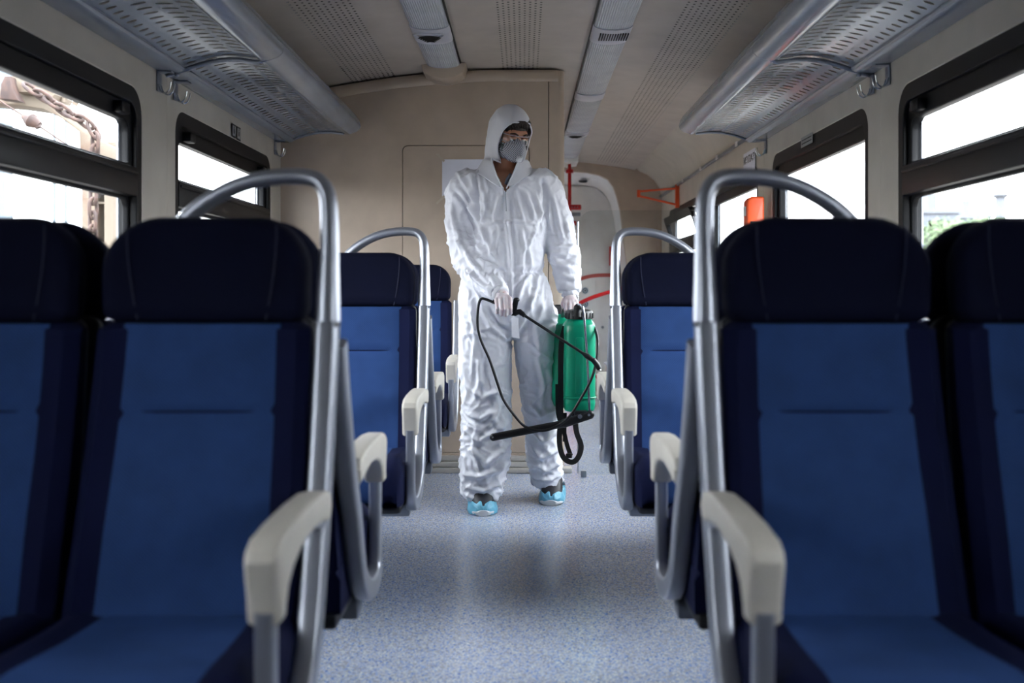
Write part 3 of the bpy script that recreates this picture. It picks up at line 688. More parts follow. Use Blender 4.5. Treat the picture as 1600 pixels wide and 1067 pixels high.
def frame_parts(sg, handle=True, away=False):
    X = sg*FX; out = []
    path = []+([(X, .088, .90), (X, .058, .81), (X, .02, .72), (X, -.025, .63), (X, -.078, .55)] if away else [(X, .022, .938), (X, .005, .86), (X, -.02, .76), (X, -.05, .65), (X, -.085, .55)])+[ (X, -.12, .46), (X, -.165, .395), (X, -.225, .355), (X, -.29, .338), (X, -.335, .334), (X, -.365, .338), (X, -.385, .352), (X, -.395, .375), (X, -.398, .42), (X, -.400, .50), (X, -.402, .57)]
    out.append(('side_frame', tube(path, [1.0, 1, 1, 1.0, 1, 1.0, 1.0, 1.0, 1, .95, .9, .85, .78, .72, .72, .72], smooth=3, prof=rprof(.0185, .024, .009), ref=(1, 0, 0)), M_alu))
    cap_ = [(-.055, .640), (-.07, .662), (-.13, .671), (-.22, .674), (-.33, .672), (-.40, .666), (-.425, .655), (-.432, .640), (-.428, .62), (-.418, .585), (-.414, .553), (-.384, .553), (-.378, .57), (-.365, .59), (-.335, .608), (-.28, .622), (-.2, .628), (-.12, .622), (-.07, .612)]
    out.append(('armrest', extr(cap_, lambda u, v, w_: Vector((X-.024+w_, u, v)), .048, .009, 3), M_arm))
    out.append(('armrest_bracket', extr([(-.06, .60), (-.16, .625), (-.06, .625)], lambda u, v, w_: Vector((X-.015+w_, u-.02, v)), .03, .004), M_alu))
    if not away: out.append(('frame_joint', box(X-.019, X+.019, .0, .044, .932, .942, .003), M_shell))
    if handle:
        s = sg
        pts = [(X, .022, .943), (X, .024, .98), (X, .028, 1.02), (X, .034, 1.07), (X-s*.001, .04, 1.13), (X-s*.006, .045, 1.17), (X-s*.022, .05, 1.194), (X-s*.05, .055, 1.203), (X-s*.10, .06, 1.203), (X-s*.15, .065, 1.195), (X-s*.20, .07, 1.176), (X-s*.25, .075, 1.145), (X-s*.29, .08, 1.105), (X-s*.31, .082, 1.06), (X-s*.315, .082, 1.02)]
        out.append(('grab_handle', tube(pts, [.0225, .0215, .0195, .0175, .016, .015, .0148, .0148, .0148, .0148, .015, .0155, .016, .017, .017], 16, smooth=4), M_alu))
    return out
def beam_parts(sg):
    # cantilever beam towards the wall, carried by the wall
    return [('support_beam', box(-.20, .20, -.30, -.24, .28, .33, .008), M_aluD)]
def build_seat(sg, kind):
    """sg: side (+1/-1, local x) of the aisle; kind: 'aisle', 'aisle_plain', 'window'"""
    root = empty('train_seat', (0, 0, 0))
    L = dict(world=False)
    b = obj('backrest', SM['backrest'], M_navy, root, **L)
    obj('centre_panel', SM['centre'], M_blue, b, **L)
    h = obj('headrest', SM['headrest'], M_navyh, root, ang=60, **L)
    for g in SM['seam']: obj('seam', g, M_pipe, h, **L)
    obj('back_shell', SM['shell'], M_shell, root, **L)
    c = obj('cushion', SM['cushion'], M_navy, root, ang=60, **L)
    obj('cushion_panel', SM['cushion_panel'], M_blue, c, ang=60, **L)
    obj('seat_pan', SM['pan'], M_shell, root, **L)
    for nm, g, m in beam_parts(sg): obj(nm, g, m, root, **L)
    if kind != 'window':
        for nm, g, m in frame_parts(sg, kind == 'aisle', kind == 'aisle_away'): obj(nm, g, m, root, ang=35, **L)
        obj('frame_mount', box(min(sg*.19, sg*FX), max(sg*.19, sg*FX), -.28, -.23, .338, .36, .003), M_aluD, root, **L)
    else:
        obj('pedestal', join(box(-.12, -.06, -.34, -.20, .0, .30, .01), box(-.16, -.02, -.40, -.14, 0, .02, .006)), M_aluD, root, **L)
        x0, x1 = sorted((-sg*.19, -sg*.333)); obj('wall_beam', box(x0, x1, -.30, -.24, .28, .33, .004), M_aluD, root, **L)
    return root
XS = -.012; U1, U2 = .547, .950
protos = {}
def seat(side, u, yface, away, kind, label):
    # local +x is towards the aisle for sg=+1; an away seat is turned half round
    sg = (1 if side < 0 else -1)*(-1 if away else 1)
    key = (sg, kind)
    if key not in protos: protos[key] = build_seat(sg, kind); o = protos[key]
    else: o = dup(protos[key])
    o.location = (XS+side*u, yface, 0); o.rotation_euler.z = PI if away else 0
    tag(o, label, 'train seat', 'blue fabric train seats'); return o
Y1, Y2, Y3 = 1.74, 3.45, 5.16
for side, nm in ((-1, 'left'), (1, 'right')):
    seat(side, U1, .20, True, 'aisle', 'unseen aisle seat behind the camera on the %s, added to shade the nearest row' % nm)  # unseen pair added behind the camera to shape light on the front row
    seat(side, U2, .20, True, 'window', 'unseen window seat behind the camera on the %s, added to shade the nearest row' % nm)
    seat(side, U1, Y1, False, 'aisle', 'navy and blue aisle seat with silver handle, nearest the camera %s of the aisle' % nm)
    seat(side, U2, Y1, False, 'window', 'navy and blue window seat at the near %s edge of the photo' % nm)
    seat(side, U1, Y1+.185, True, 'aisle_away', 'aisle seat turned away, back to back with the nearest %s seat' % nm)
    seat(side, U2, Y1+.185, True, 'window', 'window seat turned away behind the nearest %s window seat' % nm)
    seat(side, U1, Y2, False, 'aisle', 'navy and blue aisle seat with silver handle in the second %s row' % nm)
    seat(side, U2, Y2, False, 'window', 'window seat in the second %s row, mostly hidden by the nearest headrest' % nm)
    seat(side, U1, Y2+.185, True, 'aisle_away', 'aisle seat turned away behind the second %s row, only its armrest showing' % nm)
    seat(side, U2, Y2+.185, True, 'window', 'window seat turned away behind the second %s row' % nm)
seat(-1, U1, Y3, False, 'aisle_plain', 'small looking blue aisle seat against the bulkhead, beside the person')
seat(-1, U2, Y3, False, 'window', 'blue window seat against the bulkhead in the far left corner')

# ------------------------------------------------------------ the person in white coverall
pr = empty('person', (P(800, 700, 4.65).x, 4.65, 0), 'person in white hooded coverall, respirator and goggles standing in the aisle, holding a green sprayer', 'person')
def ring(px, py, Y, hw, hd, n=24, pw=2.3, tilt=0):
    c = P(px, py, Y); s = F/Y; a = hw/s; out = []
    for i in range(n):
        t = 2*PI*i/n; ct, st = math.cos(t), math.sin(t)
        out.append(c+Vector((a*abs(ct)**(2/pw)*(1 if ct > 0 else -1), hd*abs(st)**(2/pw)*(1 if st > 0 else -1), 0)))
    return out
def resamp(rows, k=3):
    """smoothly interpolate rows of numbers"""
    out = []
    for i in range(len(rows)-1):
        p0 = rows[max(i-1, 0)]; p1 = rows[i]; p2 = rows[i+1]; p3 = rows[min(i+2, len(rows)-1)]
        for j in range(k):
            t = j/k; out.append([.5*(2*b+(c-a)*t+(2*a-5*b+4*c-d)*t*t+(3*b-a-3*c+d)*t**3) for a, b, c, d in zip(p0, p1, p2, p3)])
    out.append(rows[-1]); return out
def limb_loft(rows, shrink=0, k=3): return loft([ring(r[0], r[1], r[2], max(r[3]-shrink, 3), max(r[4]-shrink/340, .02)) for r in resamp(rows, k)])
torso = [(789, 262, 4.66, 26, .075), (788, 270, 4.66, 48, .09), (787, 279, 4.66, 66, .112), (789, 292, 4.66, 68, .13), (795, 320, 4.66, 62, .145), (798, 360, 4.65, 56, .145), (795, 400, 4.64, 55, .14), (789, 424, 4.64, 59, .14), (790, 445, 4.64, 70, .15), (791, 475, 4.64, 75, .15), (792, 500, 4.65, 75, .14), (795, 518, 4.655, 68, .12), (799, 530, 4.66, 50, .09)]
legL = [(755, 480, 4.65, 38, .14), (757, 530, 4.64, 41, .142), (758, 580, 4.62, 40, .13), (760, 630, 4.60, 39, .125), (759, 680, 4.59, 39, .12), (757, 725, 4.57, 36.5, .12), (754, 758, 4.56, 32, .11), (753, 776, 4.55, 30, .10)]
legR = [(833, 480, 4.66, 37, .14), (837, 530, 4.67, 34, .138), (840, 580, 4.69, 31, .12), (843, 630, 4.71, 27, .11), (847, 680, 4.73, 26, .105), (851, 720, 4.75, 26, .105), (854, 745, 4.76, 23.5, .10), (854, 757, 4.76, 22.5, .095)]
armL = [((742, 290, 4.67), 30), ((728, 300, 4.68), 31), ((722, 335, 4.69), 27.5), ((726, 375, 4.67), 27), ((739, 412, 4.61), 28), ((757, 436, 4.52), 24), ((772, 450, 4.45), 19.5), ((781, 457, 4.41), 17)]
armR = [((838, 288, 4.67), 30), ((852, 298, 4.68), 28), ((866, 335, 4.68), 25), ((876, 380, 4.66), 25.5), ((885, 415, 4.63), 23), ((889, 440, 4.61), 19.5), ((890, 455, 4.60), 17)]
def limb_tube(rows, shrink=0, n=18):
    pts = [P(*c) for c, r in rows]; return tube(pts, [max((r-shrink), 3)/(F/c[2]) for c, r in rows] if False else [max(r-shrink, 3)/(F/c[2]) for c, r in rows for _ in (0,)], n, smooth=4)
cg = join(limb_loft(torso), limb_loft(legL), limb_loft(legR), limb_tube(armL), limb_tube(armR), ball(P(742, 283, 4.66), .085, .1, .05), ball(P(838, 281, 4.66), .085, .1, .05))
cm = remesh(cg, .0062, 12, .6)
# folds: (polyline in picture coordinates, height in metres, half width in pixels)
folds = [([(789, 300), (791, 348), (797, 397), (800, 463), (801, 515)], .007, 2.2), ([(797, 300), (799, 348), (805, 397), (808, 455)], -.004, 2.0),
    ([(751, 352), (775, 347), (800, 346), (829, 348), (843, 352)], .004, 1.8), ([(742, 268), (745, 300), (746, 330), (749, 356)], -.012, 3), ([(848, 280), (852, 310), (851, 335), (844, 356)], -.010, 3),
    ([(781, 305), (777, 325), (772, 346)], .006, 2.5), ([(757, 300), (760, 330)], .006, 3), ([(820, 300), (830, 320), (835, 345)], .007, 3.2), ([(806, 296), (812, 325), (818, 345)], .005, 2.5),
    ([(838, 355), (826, 385), (830, 420)], .006, 3), ([(815, 360), (820, 390), (812, 420)], .007, 3), ([(770, 360), (768, 400)], .006, 3.5), ([(836, 300), (846, 345)], .006, 3),
    ([(832, 423), (818, 440), (808, 470)], .008, 3), ([(842, 424), (838, 450), (826, 480)], .007, 3), ([(820, 423), (802, 450)], .006, 2.6), ([(848, 424), (858, 455), (862, 500)], .006, 3),
    ([(795, 424), (850, 424)], -.010, 4), ([(750, 424), (795, 424)], -.006, 4),
    ([(712, 345), (720, 380), (735, 410), (765, 440)], .008, 3.2), ([(704, 320), (712, 372), (724, 405)], .007, 3), ([(722, 300), (738, 325), (748, 350), (764, 385), (778, 415)], .009, 3.2), ([(730, 340), (745, 372), (752, 395)], .007, 3.5), ([(716, 270), (735, 300), (744, 318)], .008, 3), ([(706, 296), (725, 315), (740, 340)], -.006, 3),
    ([(735, 382), (750, 378)], -.008, 3), ([(745, 405), (768, 412), (782, 430)], .007, 3), ([(728, 420), (745, 438), (762, 452)], .008, 3), ([(752, 425), (770, 446)], -.006, 2.5),
    ([(862, 300), (872, 340), (880, 380)], .007, 3), ([(856, 330), (862, 362)], .006, 3), ([(866, 385), (888, 388), (896, 384)], .009, 3), ([(868, 400), (885, 405), (900, 398)], -.008, 3), ([(872, 412), (892, 420)], .007, 3), ([(878, 430), (898, 436)], .007, 2.5), ([(884, 345), (893, 380)], .006, 3),
    ([(752, 480), (765, 510), (790, 530), (803, 520)], .007, 3), ([(736, 470), (742, 530), (738, 590)], .006, 3), ([(765, 480), (778, 505), (797, 520)], -.006, 3), ([(829, 480), (815, 505), (805, 522)], .007, 3), ([(850, 475), (838, 510), (845, 560)], .005, 4), ([(722, 525), (740, 520), (762, 530)], .005, 3),
    ([(745, 540), (750, 590), (742, 625)], .008, 3.5), ([(728, 600), (752, 622), (778, 612), (795, 618)], .009, 3.5), ([(730, 645), (750, 655), (775, 640)], .010, 3.5), ([(770, 590), (778, 640), (765, 665)], .009, 3.5), ([(726, 670), (748, 690), (765, 680), (790, 660)], .010, 3.5), ([(735, 700), (760, 725), (790, 700)], .011, 3.5), ([(725, 740), (748, 745), (775, 735), (790, 725)], .010, 3.2), ([(728, 760), (755, 768), (783, 752)], .010, 3), ([(765, 655), (790, 690)], -.008, 3), ([(745, 665), (740, 700), (750, 740)], .008, 3),
    ([(840, 560), (850, 600), (845, 640)], .006, 3), ([(828, 630), (845, 650), (866, 640)], .008, 3), ([(826, 670), (850, 690), (870, 672)], .009, 3), ([(830, 700), (848, 715), (874, 700)], .009, 3), ([(832, 725), (855, 735), (876, 722)], .009, 2.8), ([(834, 745), (855, 750), (876, 742)], .007, 2.5), ([(858, 580), (862, 640)], .006, 3)]
def displace(me, folds, amp_fn):
    n = len(me.vertices); Vv = np.empty(n*3); me.vertices.foreach_get('co', Vv); Vv = Vv.reshape(-1, 3)
    N = np.empty(n*3); me.vertices.foreach_get('normal', N); N = N.reshape(-1, 3)
    s = F/Vv[:, 1]; px = VX+Vv[:, 0]*s; py = VY-(Vv[:, 2]-ZC)*s
    wgt = np.clip((-N[:, 1]+.25)/.6, 0, 1); D = np.zeros(n)
    for poly, h, w_ in folds:
        best = np.full(n, 1e9); tt = np.zeros(n); L = len(poly)-1
        for i in range(L):
            a = np.array(poly[i], float); b = np.array(poly[i+1], float); ab = b-a
            t = np.clip(((px-a[0])*ab[0]+(py-a[1])*ab[1])/(ab@ab), 0, 1); d = np.hypot(px-a[0]-t*ab[0], py-a[1]-t*ab[1])
            m = d < best; best[m] = d[m]; tt[m] = (i+t[m])/L
        env = np.clip(np.minimum(tt, 1-tt)*5+.25, 0, 1)
        D += wgt*env*h*1.5*(np.exp(-(best/w_)**2)-.45*np.exp(-((best-2.2*w_)/(1.3*w_))**2))
    for i in range(n): D[i] += amp_fn(Vv[i], px[i], py[i])
    Vv = Vv+N*D[:, None]; me.vertices.foreach_set('co', Vv.ravel()); me.update()
def suit_amp(v, px, py):
    p = Vector(v); q = p+Vector((noise.noise(p*9), noise.noise(p*9+Vector((5, 0, 0))), noise.noise(p*9+Vector((0, 7, 0)))))*.05
    low = max(0, min(1, (py-600)/120)); el = max(0, 1-abs(py-400)/70)*(1 if px < 760 or px > 858 else 0)
    a = 1-abs(noise.noise(Vector((q.x*11, q.y*11, q.z*7))))*2.2
    b = 1-abs(noise.noise(Vector((q.x*10, q.y*10, q.z*26))))*2.4
    c = 1-abs(noise.noise(Vector((q.x*26, q.y*26, q.z*20+4))))*2.6
    r = .0085*max(a, 0)**3+(.010*low+.005*el+.0015)*max(b, 0)**3+.0035*max(c, 0)**2
    if 418 < py < 436 and 715 < px < 856: r += .003*math.sin(px*1.1)*math.exp(-((py-427)/6)**2)
    return r-.003
displace(cm, folds, suit_amp)
# open the neckline
def in_tri(p, a, b, c):
    s_ = lambda u, v, w_: (u[0]-w_[0])*(v[1]-w_[1])-(v[0]-w_[0])*(u[1]-w_[1])
    d = [s_(p, a, b), s_(p, b, c), s_(p, c, a)]; return not (min(d) < 0 and max(d) > 0)
bm = bmesh.new(); bm.from_mesh(cm); kill = []
for f in bm.faces:
    c = f.calc_center_median(); s = F/c.y; px = VX+c.x*s; py = VY-(c.z-ZC)*s
    if py < 300 and c.y < 4.665 and (in_tri((px, py), (763, 246), (835, 246), (789.5, 300)) or (py < 266 and 764 < px < 816)): kill.append(f)
bmesh.ops.delete(bm, geom=kill, context='FACES'); bm.to_mesh(cm); bm.free(); cm.shade_smooth()
suit = obj('coverall', cm, M_cover, pr)
md = suit.modifiers.new('s', 'SOLIDIFY'); md.thickness = .0025; md.offset = -1
# zipper, collar edges, cuffs, waist tie
obj('zipper', tube([P(789.5, 299, 4.51)+Vector((0, -.002, 0)), P(790.5, 310, 4.507), P(791, 330, 4.502)], .0022, 8), M_aluD, suit)
obj('loose_flap', xf(extr([(-.018, -.055), (.016, -.062), (.010, .03), (-.020, .03)], lambda u, v, w_: Vector((u, w_+.012*math.sin(v*40), v)), .003, 0), Matrix.Translation(P(806, 507, 4.455))), M_cover, suit)

# head frame: turned to the picture's right and bowed
hc = P(797, 214, 4.63)
HM = Matrix.Translation(hc) @ Matrix.Rotation(math.radians(32), 4, 'Z') @ Matrix.Rotation(math.radians(23), 4, 'X')
def H(x, f, z): return HM @ Vector((x, -f, z))      # f = forward
def Hg(g): return xf(g, HM)
head = join(Hg(ball((0, .018, .035), .076, .096, .090, 28, 18)), Hg(ball((0, -.022, -.035), .062, .068, .082, 24, 14)), Hg(ball((0, -.055, -.095), .032, .030, .026)),
    Hg(tube([(0, -.086, .015), (0, -.098, -.008), (0, -.112, -.028), (0, -.100, -.04)], [.009, .011, .014, .010], 10)),
    Hg(ball((0, -.066, .035), .052, .022, .02)), Hg(ball((.074, .018, .0), .010, .02, .032)), Hg(ball((-.074, .018, .0), .010, .02, .032)),
    Hg(ball((0, -.092, -.063), .022, .010, .007)))
neck = tube([HM @ Vector((0, .025, -.05)), P(788, 252, 4.655), P(787, 272, 4.66)], [.056, .058, .064], 18, smooth=3)
chest = ball(P(788, 292, 4.65), .12, .10, .085)
# underlying body (one continuous surface)
bt = [list(r) for r in torso]; bl = legL+[(755, 786, 4.56, 20, .05)]; br_ = legR+[(856, 768, 4.765, 16, .05)]
def slim(rows, d): return [(r[0], r[1], r[2], max(r[3]-d, 9), max(r[4]-d/300, .035)) for r in rows]
bg_ = join(head, neck, chest, limb_loft(slim(torso[2:], 16)), limb_loft(slim(bl, 19)), limb_loft(slim(br_, 9)), limb_tube([(c, max(r-17, 7)) for c, r in armL]+[((787, 463, 4.395), 9)]), limb_tube([(c, max(r-15, 7)) for c, r in armR]+[((891, 463, 4.60), 9)]))
body = obj('body', remesh(bg_, .0055, 5, .5), M_skin, pr)
# face details
M_eye = mat('eye_white', (225, 222, 218), .2); M_iris = mat('iris', (60, 44, 34), .2)
for sx in (-1, 1):
    e = obj('eye', Hg(ball((sx*.031, -.079, .012), .012)), M_eye, body); obj('iris', Hg(ball((sx*.031, -.0875, .009), .0055)), M_iris, e)
    obj('eyelid', Hg(ball((sx*.031, -.081, .0155), .0145, .0125, .0085)), M_skin, body)
    obj('eyebrow', Hg(tube([(sx*.014, -.0905, .031), (sx*.032, -.088, .0365), (sx*.05, -.077, .032)], [.003, .004, .002], 8, smooth=3)), M_hair, body)
# hair: fringe of short locks plus cap
hl = [Hg(ball((0, .015, .055), .078, .096, .078, 24, 14))]
rnd = random.Random(3)
for i in range(46):
    a = -.062+.124*i/45; x = a+rnd.uniform(-.004, .004); dz = .028*(abs(a-.01)/.06)**1.6
    z0 = .105-dz*.3+rnd.uniform(-.006, .006); z1 = .066-dz*.2+rnd.uniform(-.012, .006); sw = rnd.uniform(.004, .018)
    f = lambda x, z: math.sqrt(max(0, 1-((x)/.080)**2-((z-.035)/.097)**2))*.100-.016
    hl.append(Hg(tube([(x, -f(x, z0)-.006, z0), (x+sw*.5, -f(x, (z0+z1)/2)-.010, (z0+z1)/2), (x+sw, -f(x+sw, z1)-.004, z1)], [.007, .006, .0015], 6, smooth=2)))
obj('hair', join(*hl), M_hair, body, ang=0)
# hood: open shell around the head
def hood():
    rows = []; nA = 44
    zs = [-.185, -.165, -.14, -.11, -.08, -.05, -.02, .01, .04,   .065, .078, .087, .0925, .0955, .0970, .0978, .0982, .0988, .106, .118, .130, .139, .145]
    for z in zs:
        t = max(-1, min(1, (z-.02)/.128)); rr = math.sqrt(max(0, 1-t*t)) if z > .02 else 1
        rx = (.091*rr if z > .02 else .091-.004*(.02-z)/.1); ry = (.122*rr if z > .02 else .122-.012*(.02-z)/.1)
        if z < -.10: k_ = (-.10-z)/.085; rx += .006*k_; ry += .004*k_
        if z > .0984: th = .0
        else:
            q = (z+.02)/.1184; th = 1.02*math.sqrt(max(0, 1-max(0, q)**2.6))+.03
            if z < -.06: th = max(.16, 1.05-(-.06-z)*6.0)
        row = []
        for i in range(nA+1):
            a = th+(2*PI-2*th)*i/nA
            x = rx*math.sin(a); y = -ry*math.cos(a)+.018+(.02 if z < -.12 else 0)
            wr = .0065*max(0, 1-abs(noise.noise(Vector((x*24+3, y*24, z*12))))*2.4)**2+.005*noise.noise(Vector((x*30, y*30, z*30)))
            k2 = 1+wr/.1; row.append(HM @ Vector((x*k2, y*k2, z)))
        rows.append(row)
    rows = rows[3:]
    yoke = []
    for (px, py, Yc, rx, ry, th, zf, zs) in ((789.5, 0, 4.66, .158, .150, .05, 301, 274), (789, 0, 4.66, .135, .134, .26, 284, 268), (789.5, 0, 4.655, .116, .122, .48, 270, 259), (791, 0, 4.645, .108, .120, .66, 260, 250)):
        row = []
        for i in range(nA+1):
            a = th+(2*PI-2*th)*i/nA; cz = max(0, math.cos(a))
            q = P(px, zs+(zf-zs)*cz**5, Yc); wr = .004*noise.noise(Vector((a*3, rx*30, 0)))
            row.append(Vector((q.x+(rx+wr)*math.sin(a), Yc-(ry+wr)*math.cos(a), q.z+.004)))
        yoke.append(row)
    rows = yoke+rows
    V = [p for r in rows for p in r]; Fc = []; m = nA+1
    for j in range(len(rows)-1):
        for i in range(nA): Fc.append((j*m+i, j*m+i+1, (j+1)*m+i+1, (j+1)*m+i))
    V.append(HM @ Vector((0, .018, .1485))); k_ = len(V)-1; b0 = (len(rows)-1)*m
    for i in range(nA): Fc.append((b0+i, b0+i+1, k_))
    edge = [r[0] for r in rows if r[0]] ; edge2 = [r[-1] for r in rows]
    return (V, Fc), rows
hg, hrows = hood()
hd = obj('hood', hg, M_cover, suit, ang=0)
hd.data.shade_smooth(); md = hd.modifiers.new('w', 'WELD'); md.merge_threshold = .001; md = hd.modifiers.new('s', 'SOLIDIFY'); md.thickness = .003; md = hd.modifiers.new('u', 'SUBSURF'); md.levels = 1; md.render_levels = 1
kz = [i for i in range(len(hrows)) if True]
eL = [hrows[i][-1] for i in range(0, 13)]; eR = [hrows[i][0] for i in range(0, 13)]
obj('hood_hem', tube(eL+eR[::-1], .0038, 8, smooth=2), M_cover, suit)
# shirt collar glimpsed at the throat
obj('shirt_collar', tube([P(798, 272, 4.565), P(794, 280, 4.556), P(790, 288, 4.552)], [.008, .011, .007], 8, smooth=3), mat('shirt_cloth', (120, 130, 150), .8), pr)

# respirator
def mk_mask():
    m = mat('respirator_shell', (196, 200, 208), .7); n = m.node_tree; b = n.nodes['Principled BSDF']
    tcn = n.nodes.new('ShaderNodeTexCoord'); mp = n.nodes.new('ShaderNodeMapping'); mp.inputs['Rotation'].default_value = (0, 0, .6); mp.inputs['Scale'].default_value = (170, 170, 1)
    v = n.nodes.new('ShaderNodeTexVoronoi'); v.inputs['Scale'].default_value = 1; v.inputs['Randomness'].default_value = 0; v.voronoi_dimensions = '2D'
    n.links.new(tcn.outputs['UV'], mp.inputs[0]); n.links.new(mp.outputs[0], v.inputs['Vector'])
    r = n.nodes.new('ShaderNodeValToRGB'); r.color_ramp.elements[0].position = .30; r.color_ramp.elements[1].position = .42
    r.color_ramp.elements[0].color = (*lin((52, 46, 58)), 1); r.color_ramp.elements[1].color = (*lin((206, 210, 218)), 1)
    n.links.new(v.outputs['Distance'], r.inputs[0]); n.links.new(r.outputs[0], b.inputs['Base Color']); return m
def mask_geo(scale=1.0, lo=0):
    rings = []; n = 28; m = 9
    for j in range(m+1):
        t = j/m; a = t*PI/2*.985; rad = math.cos(a)**.85; dep = math.sin(a)
        r = []
        for i in range(n):
            q = 2*PI*i/n; x = math.cos(q); z = math.sin(q)
            w_ = .062*(1-.28*max(0, z)**2); h = .062 if z > 0 else .048
            r.append(Vector((x*w_*rad*scale, -(.062+.070*dep*scale)+(.045*(abs(x)**2)*rad), -.045+z*h*rad*scale-.012*dep)))
        rings.append(r)
    return loft(rings)
mk = obj('respirator', Hg(mask_geo(1.1)), mk_mask(), pr, ang=0); mk.data.shade_smooth()
uvl = mk.data.uv_layers.new(name='UVMap'); loc_ = mask_geo(1.1)[0]
for lp_ in mk.data.loops: v_ = loc_[lp_.vertex_index]; uvl.data[lp_.index].uv = (v_.x*(1+1.2*abs(v_.x)/.07*.3), v_.z)
rim = [HM @ Vector((math.cos(q)*.070*(1-.28*max(0, math.sin(q))**2), -(.062)+.045*abs(math.cos(q))**2, -.045+math.sin(q)*(.070 if math.sin(q) > 0 else .055))) for q in [2*PI*i/28 for i in range(28)]]
obj('mask_rim', tube(rim, .0055, 8, closed=True), mat('mask_edge', (188, 196, 206), .7), mk)
obj('exhale_valve', xf(box(-.013, .013, -.010, .006, -.013, .013, .005, 3), HM @ Matrix.Translation((-.012, -.136, -.066)) @ Matrix.Rotation(math.radians(15), 4, 'X')), mat('valve_plastic', (232, 234, 238), .35), mk)
for sx in (-1, 1):
    obj('strap_clip', xf(box(-.004, .004, -.012, .012, -.017, .017, .003), HM @ Matrix.Translation((sx*.060, -.045, -.042))), mat('grey_clip', (92, 104, 104), .5), mk)
    obj('mask_strap', tube([H(sx*.060, .040, -.03), H(sx*.074, .012, -.002), H(sx*.084, -.01, .02)], .0022, 8), M_white, mk)
    obj('mask_strap', tube([H(sx*.058, .040, -.068), H(sx*.070, .015, -.05), H(sx*.080, -.01, -.038)], .0022, 8), M_white, mk)
# goggles
gg = empty('safety_goggles', (0, 0, 0)); gg.parent = pr; gg.location = hc-wloc(pr)
lens_rows = []
for z in (-.020, -.014, 0, .014, .020):
    lens_rows.append([HM @ Vector((.073*math.sin(a), -.020-.092*math.cos(a)+(.004 if abs(z) > .018 else 0), .010+z*(1-.25*abs(math.sin(a))**3))) for a in [math.radians(-78+156*i/28) for i in range(29)]])
V = [p for r in lens_rows for p in r]; Fc = [(j*29+i, j*29+i+1, (j+1)*29+i+1, (j+1)*29+i) for j in range(4) for i in range(28)]
M_lens = mk_glass('goggle_lens', (.93, .93, .94), 1.6)
obj('lens', (V, Fc), M_lens, gg, ang=0)
M_clear = mat('clear_frame', (205, 196, 200), .15, Alpha=.75)
obj('lens_rim', tube(lens_rows[-1], .0024, 8), M_clear, gg); obj('lens_rim', tube(lens_rows[0], .0017, 8), M_clear, gg)
for sx in (-1, 1):
    obj('temple', tube([H(sx*.072, .038, .018), H(sx*.082, .010, .020), H(sx*.086, -.03, .018)], [.0065, .0055, .004], 8), M_blackp, gg)
    obj('side_guard', tube([H(sx*.071, .036, -.008), H(sx*.073, .036, .022)], .003, 8), M_clear, gg)

# gloved hands: palm, four separate bent fingers and a thumb
def hand(name, wr, dirv, knuck, fingers, thumb, cuff_r):
    parts = [tube([wr-dirv*.03, wr, wr+dirv*.02], [.027, .027, .030], 14)]
    ks = knuck
    for kx in ks: parts.append(tube([wr+(kx-wr)*.05, wr+(kx-wr)*.5, kx], [.019, .0165, .0125], 12))
    parts.append(ball((ks[0]+ks[-1]+wr*1.2)/3.2, .032, .020, .026))
    for (kx, ch), r in zip(zip(ks, fingers), (.0098, .0103, .0100, .0088)): parts.append(tube([kx]+ch, [r*1.15, r, r*.95, r*.8], 12)); parts.append(ball(ch[-1], r*.82)); parts.append(ball(kx, r*1.2)); parts += [ball(c, r*1.0) for c in ch[:-1]]
    parts.append(tube(thumb, [.016, .0135, .012, .0095], 12)); parts.append(ball(thumb[-1], .0098)); parts.append(ball(thumb[1], .0135))
    g = obj(name, remesh(join(*parts), .0026, 4, .5), M_glove, pr); return g
# his right hand (picture left): grips the horizontal trigger handle
YH = 4.37
wr = P(783, 461, 4.405)
kn = [P(796.5, 467, 4.345), P(790, 467.5, 4.342), P(783, 468.5, 4.345), P(776, 470, 4.352)]
fg = [[P(797.5, 481, 4.325), P(797.5, 489, 4.345), P(797, 486, 4.372)], [P(791, 483, 4.322), P(790.5, 492, 4.342), P(790, 489, 4.370)], [P(784, 483, 4.325), P(783.5, 491, 4.345), P(783, 488, 4.372)], [P(777, 482, 4.332), P(776.5, 488, 4.350), P(776.5, 485, 4.374)]]
th = [P(786, 466, 4.405), P(795, 469, 4.39), P(800, 476, 4.378), P(798, 483, 4.366)]
hand('glove', wr, (kn[1]-wr).normalized(), kn, fg, th, .03)
# his left hand (picture right): holds the sprayer's carrying handle
wr2 = P(891, 462, 4.595)
kn2 = [P(884, 475, 4.545), P(890, 476, 4.54), P(896, 475.5, 4.542), P(901, 474, 4.55)]
fg2 = [[P(884, 484, 4.530), P(884, 490, 4.545), P(884.5, 487, 4.572)], [P(890, 486, 4.525), P(890, 492.5, 4.542), P(890, 489, 4.570)], [P(896, 485, 4.528), P(896, 491, 4.545), P(896, 488, 4.572)], [P(901, 483, 4.538), P(901, 488.5, 4.552), P(900.5, 486, 4.575)]]
th2 = [P(884, 467, 4.60), P(880, 475, 4.595), P(882, 482, 4.585), P(888, 485, 4.578)]
hand('glove', wr2, (kn2[1]-wr2).normalized(), kn2, fg2, th2, .03)
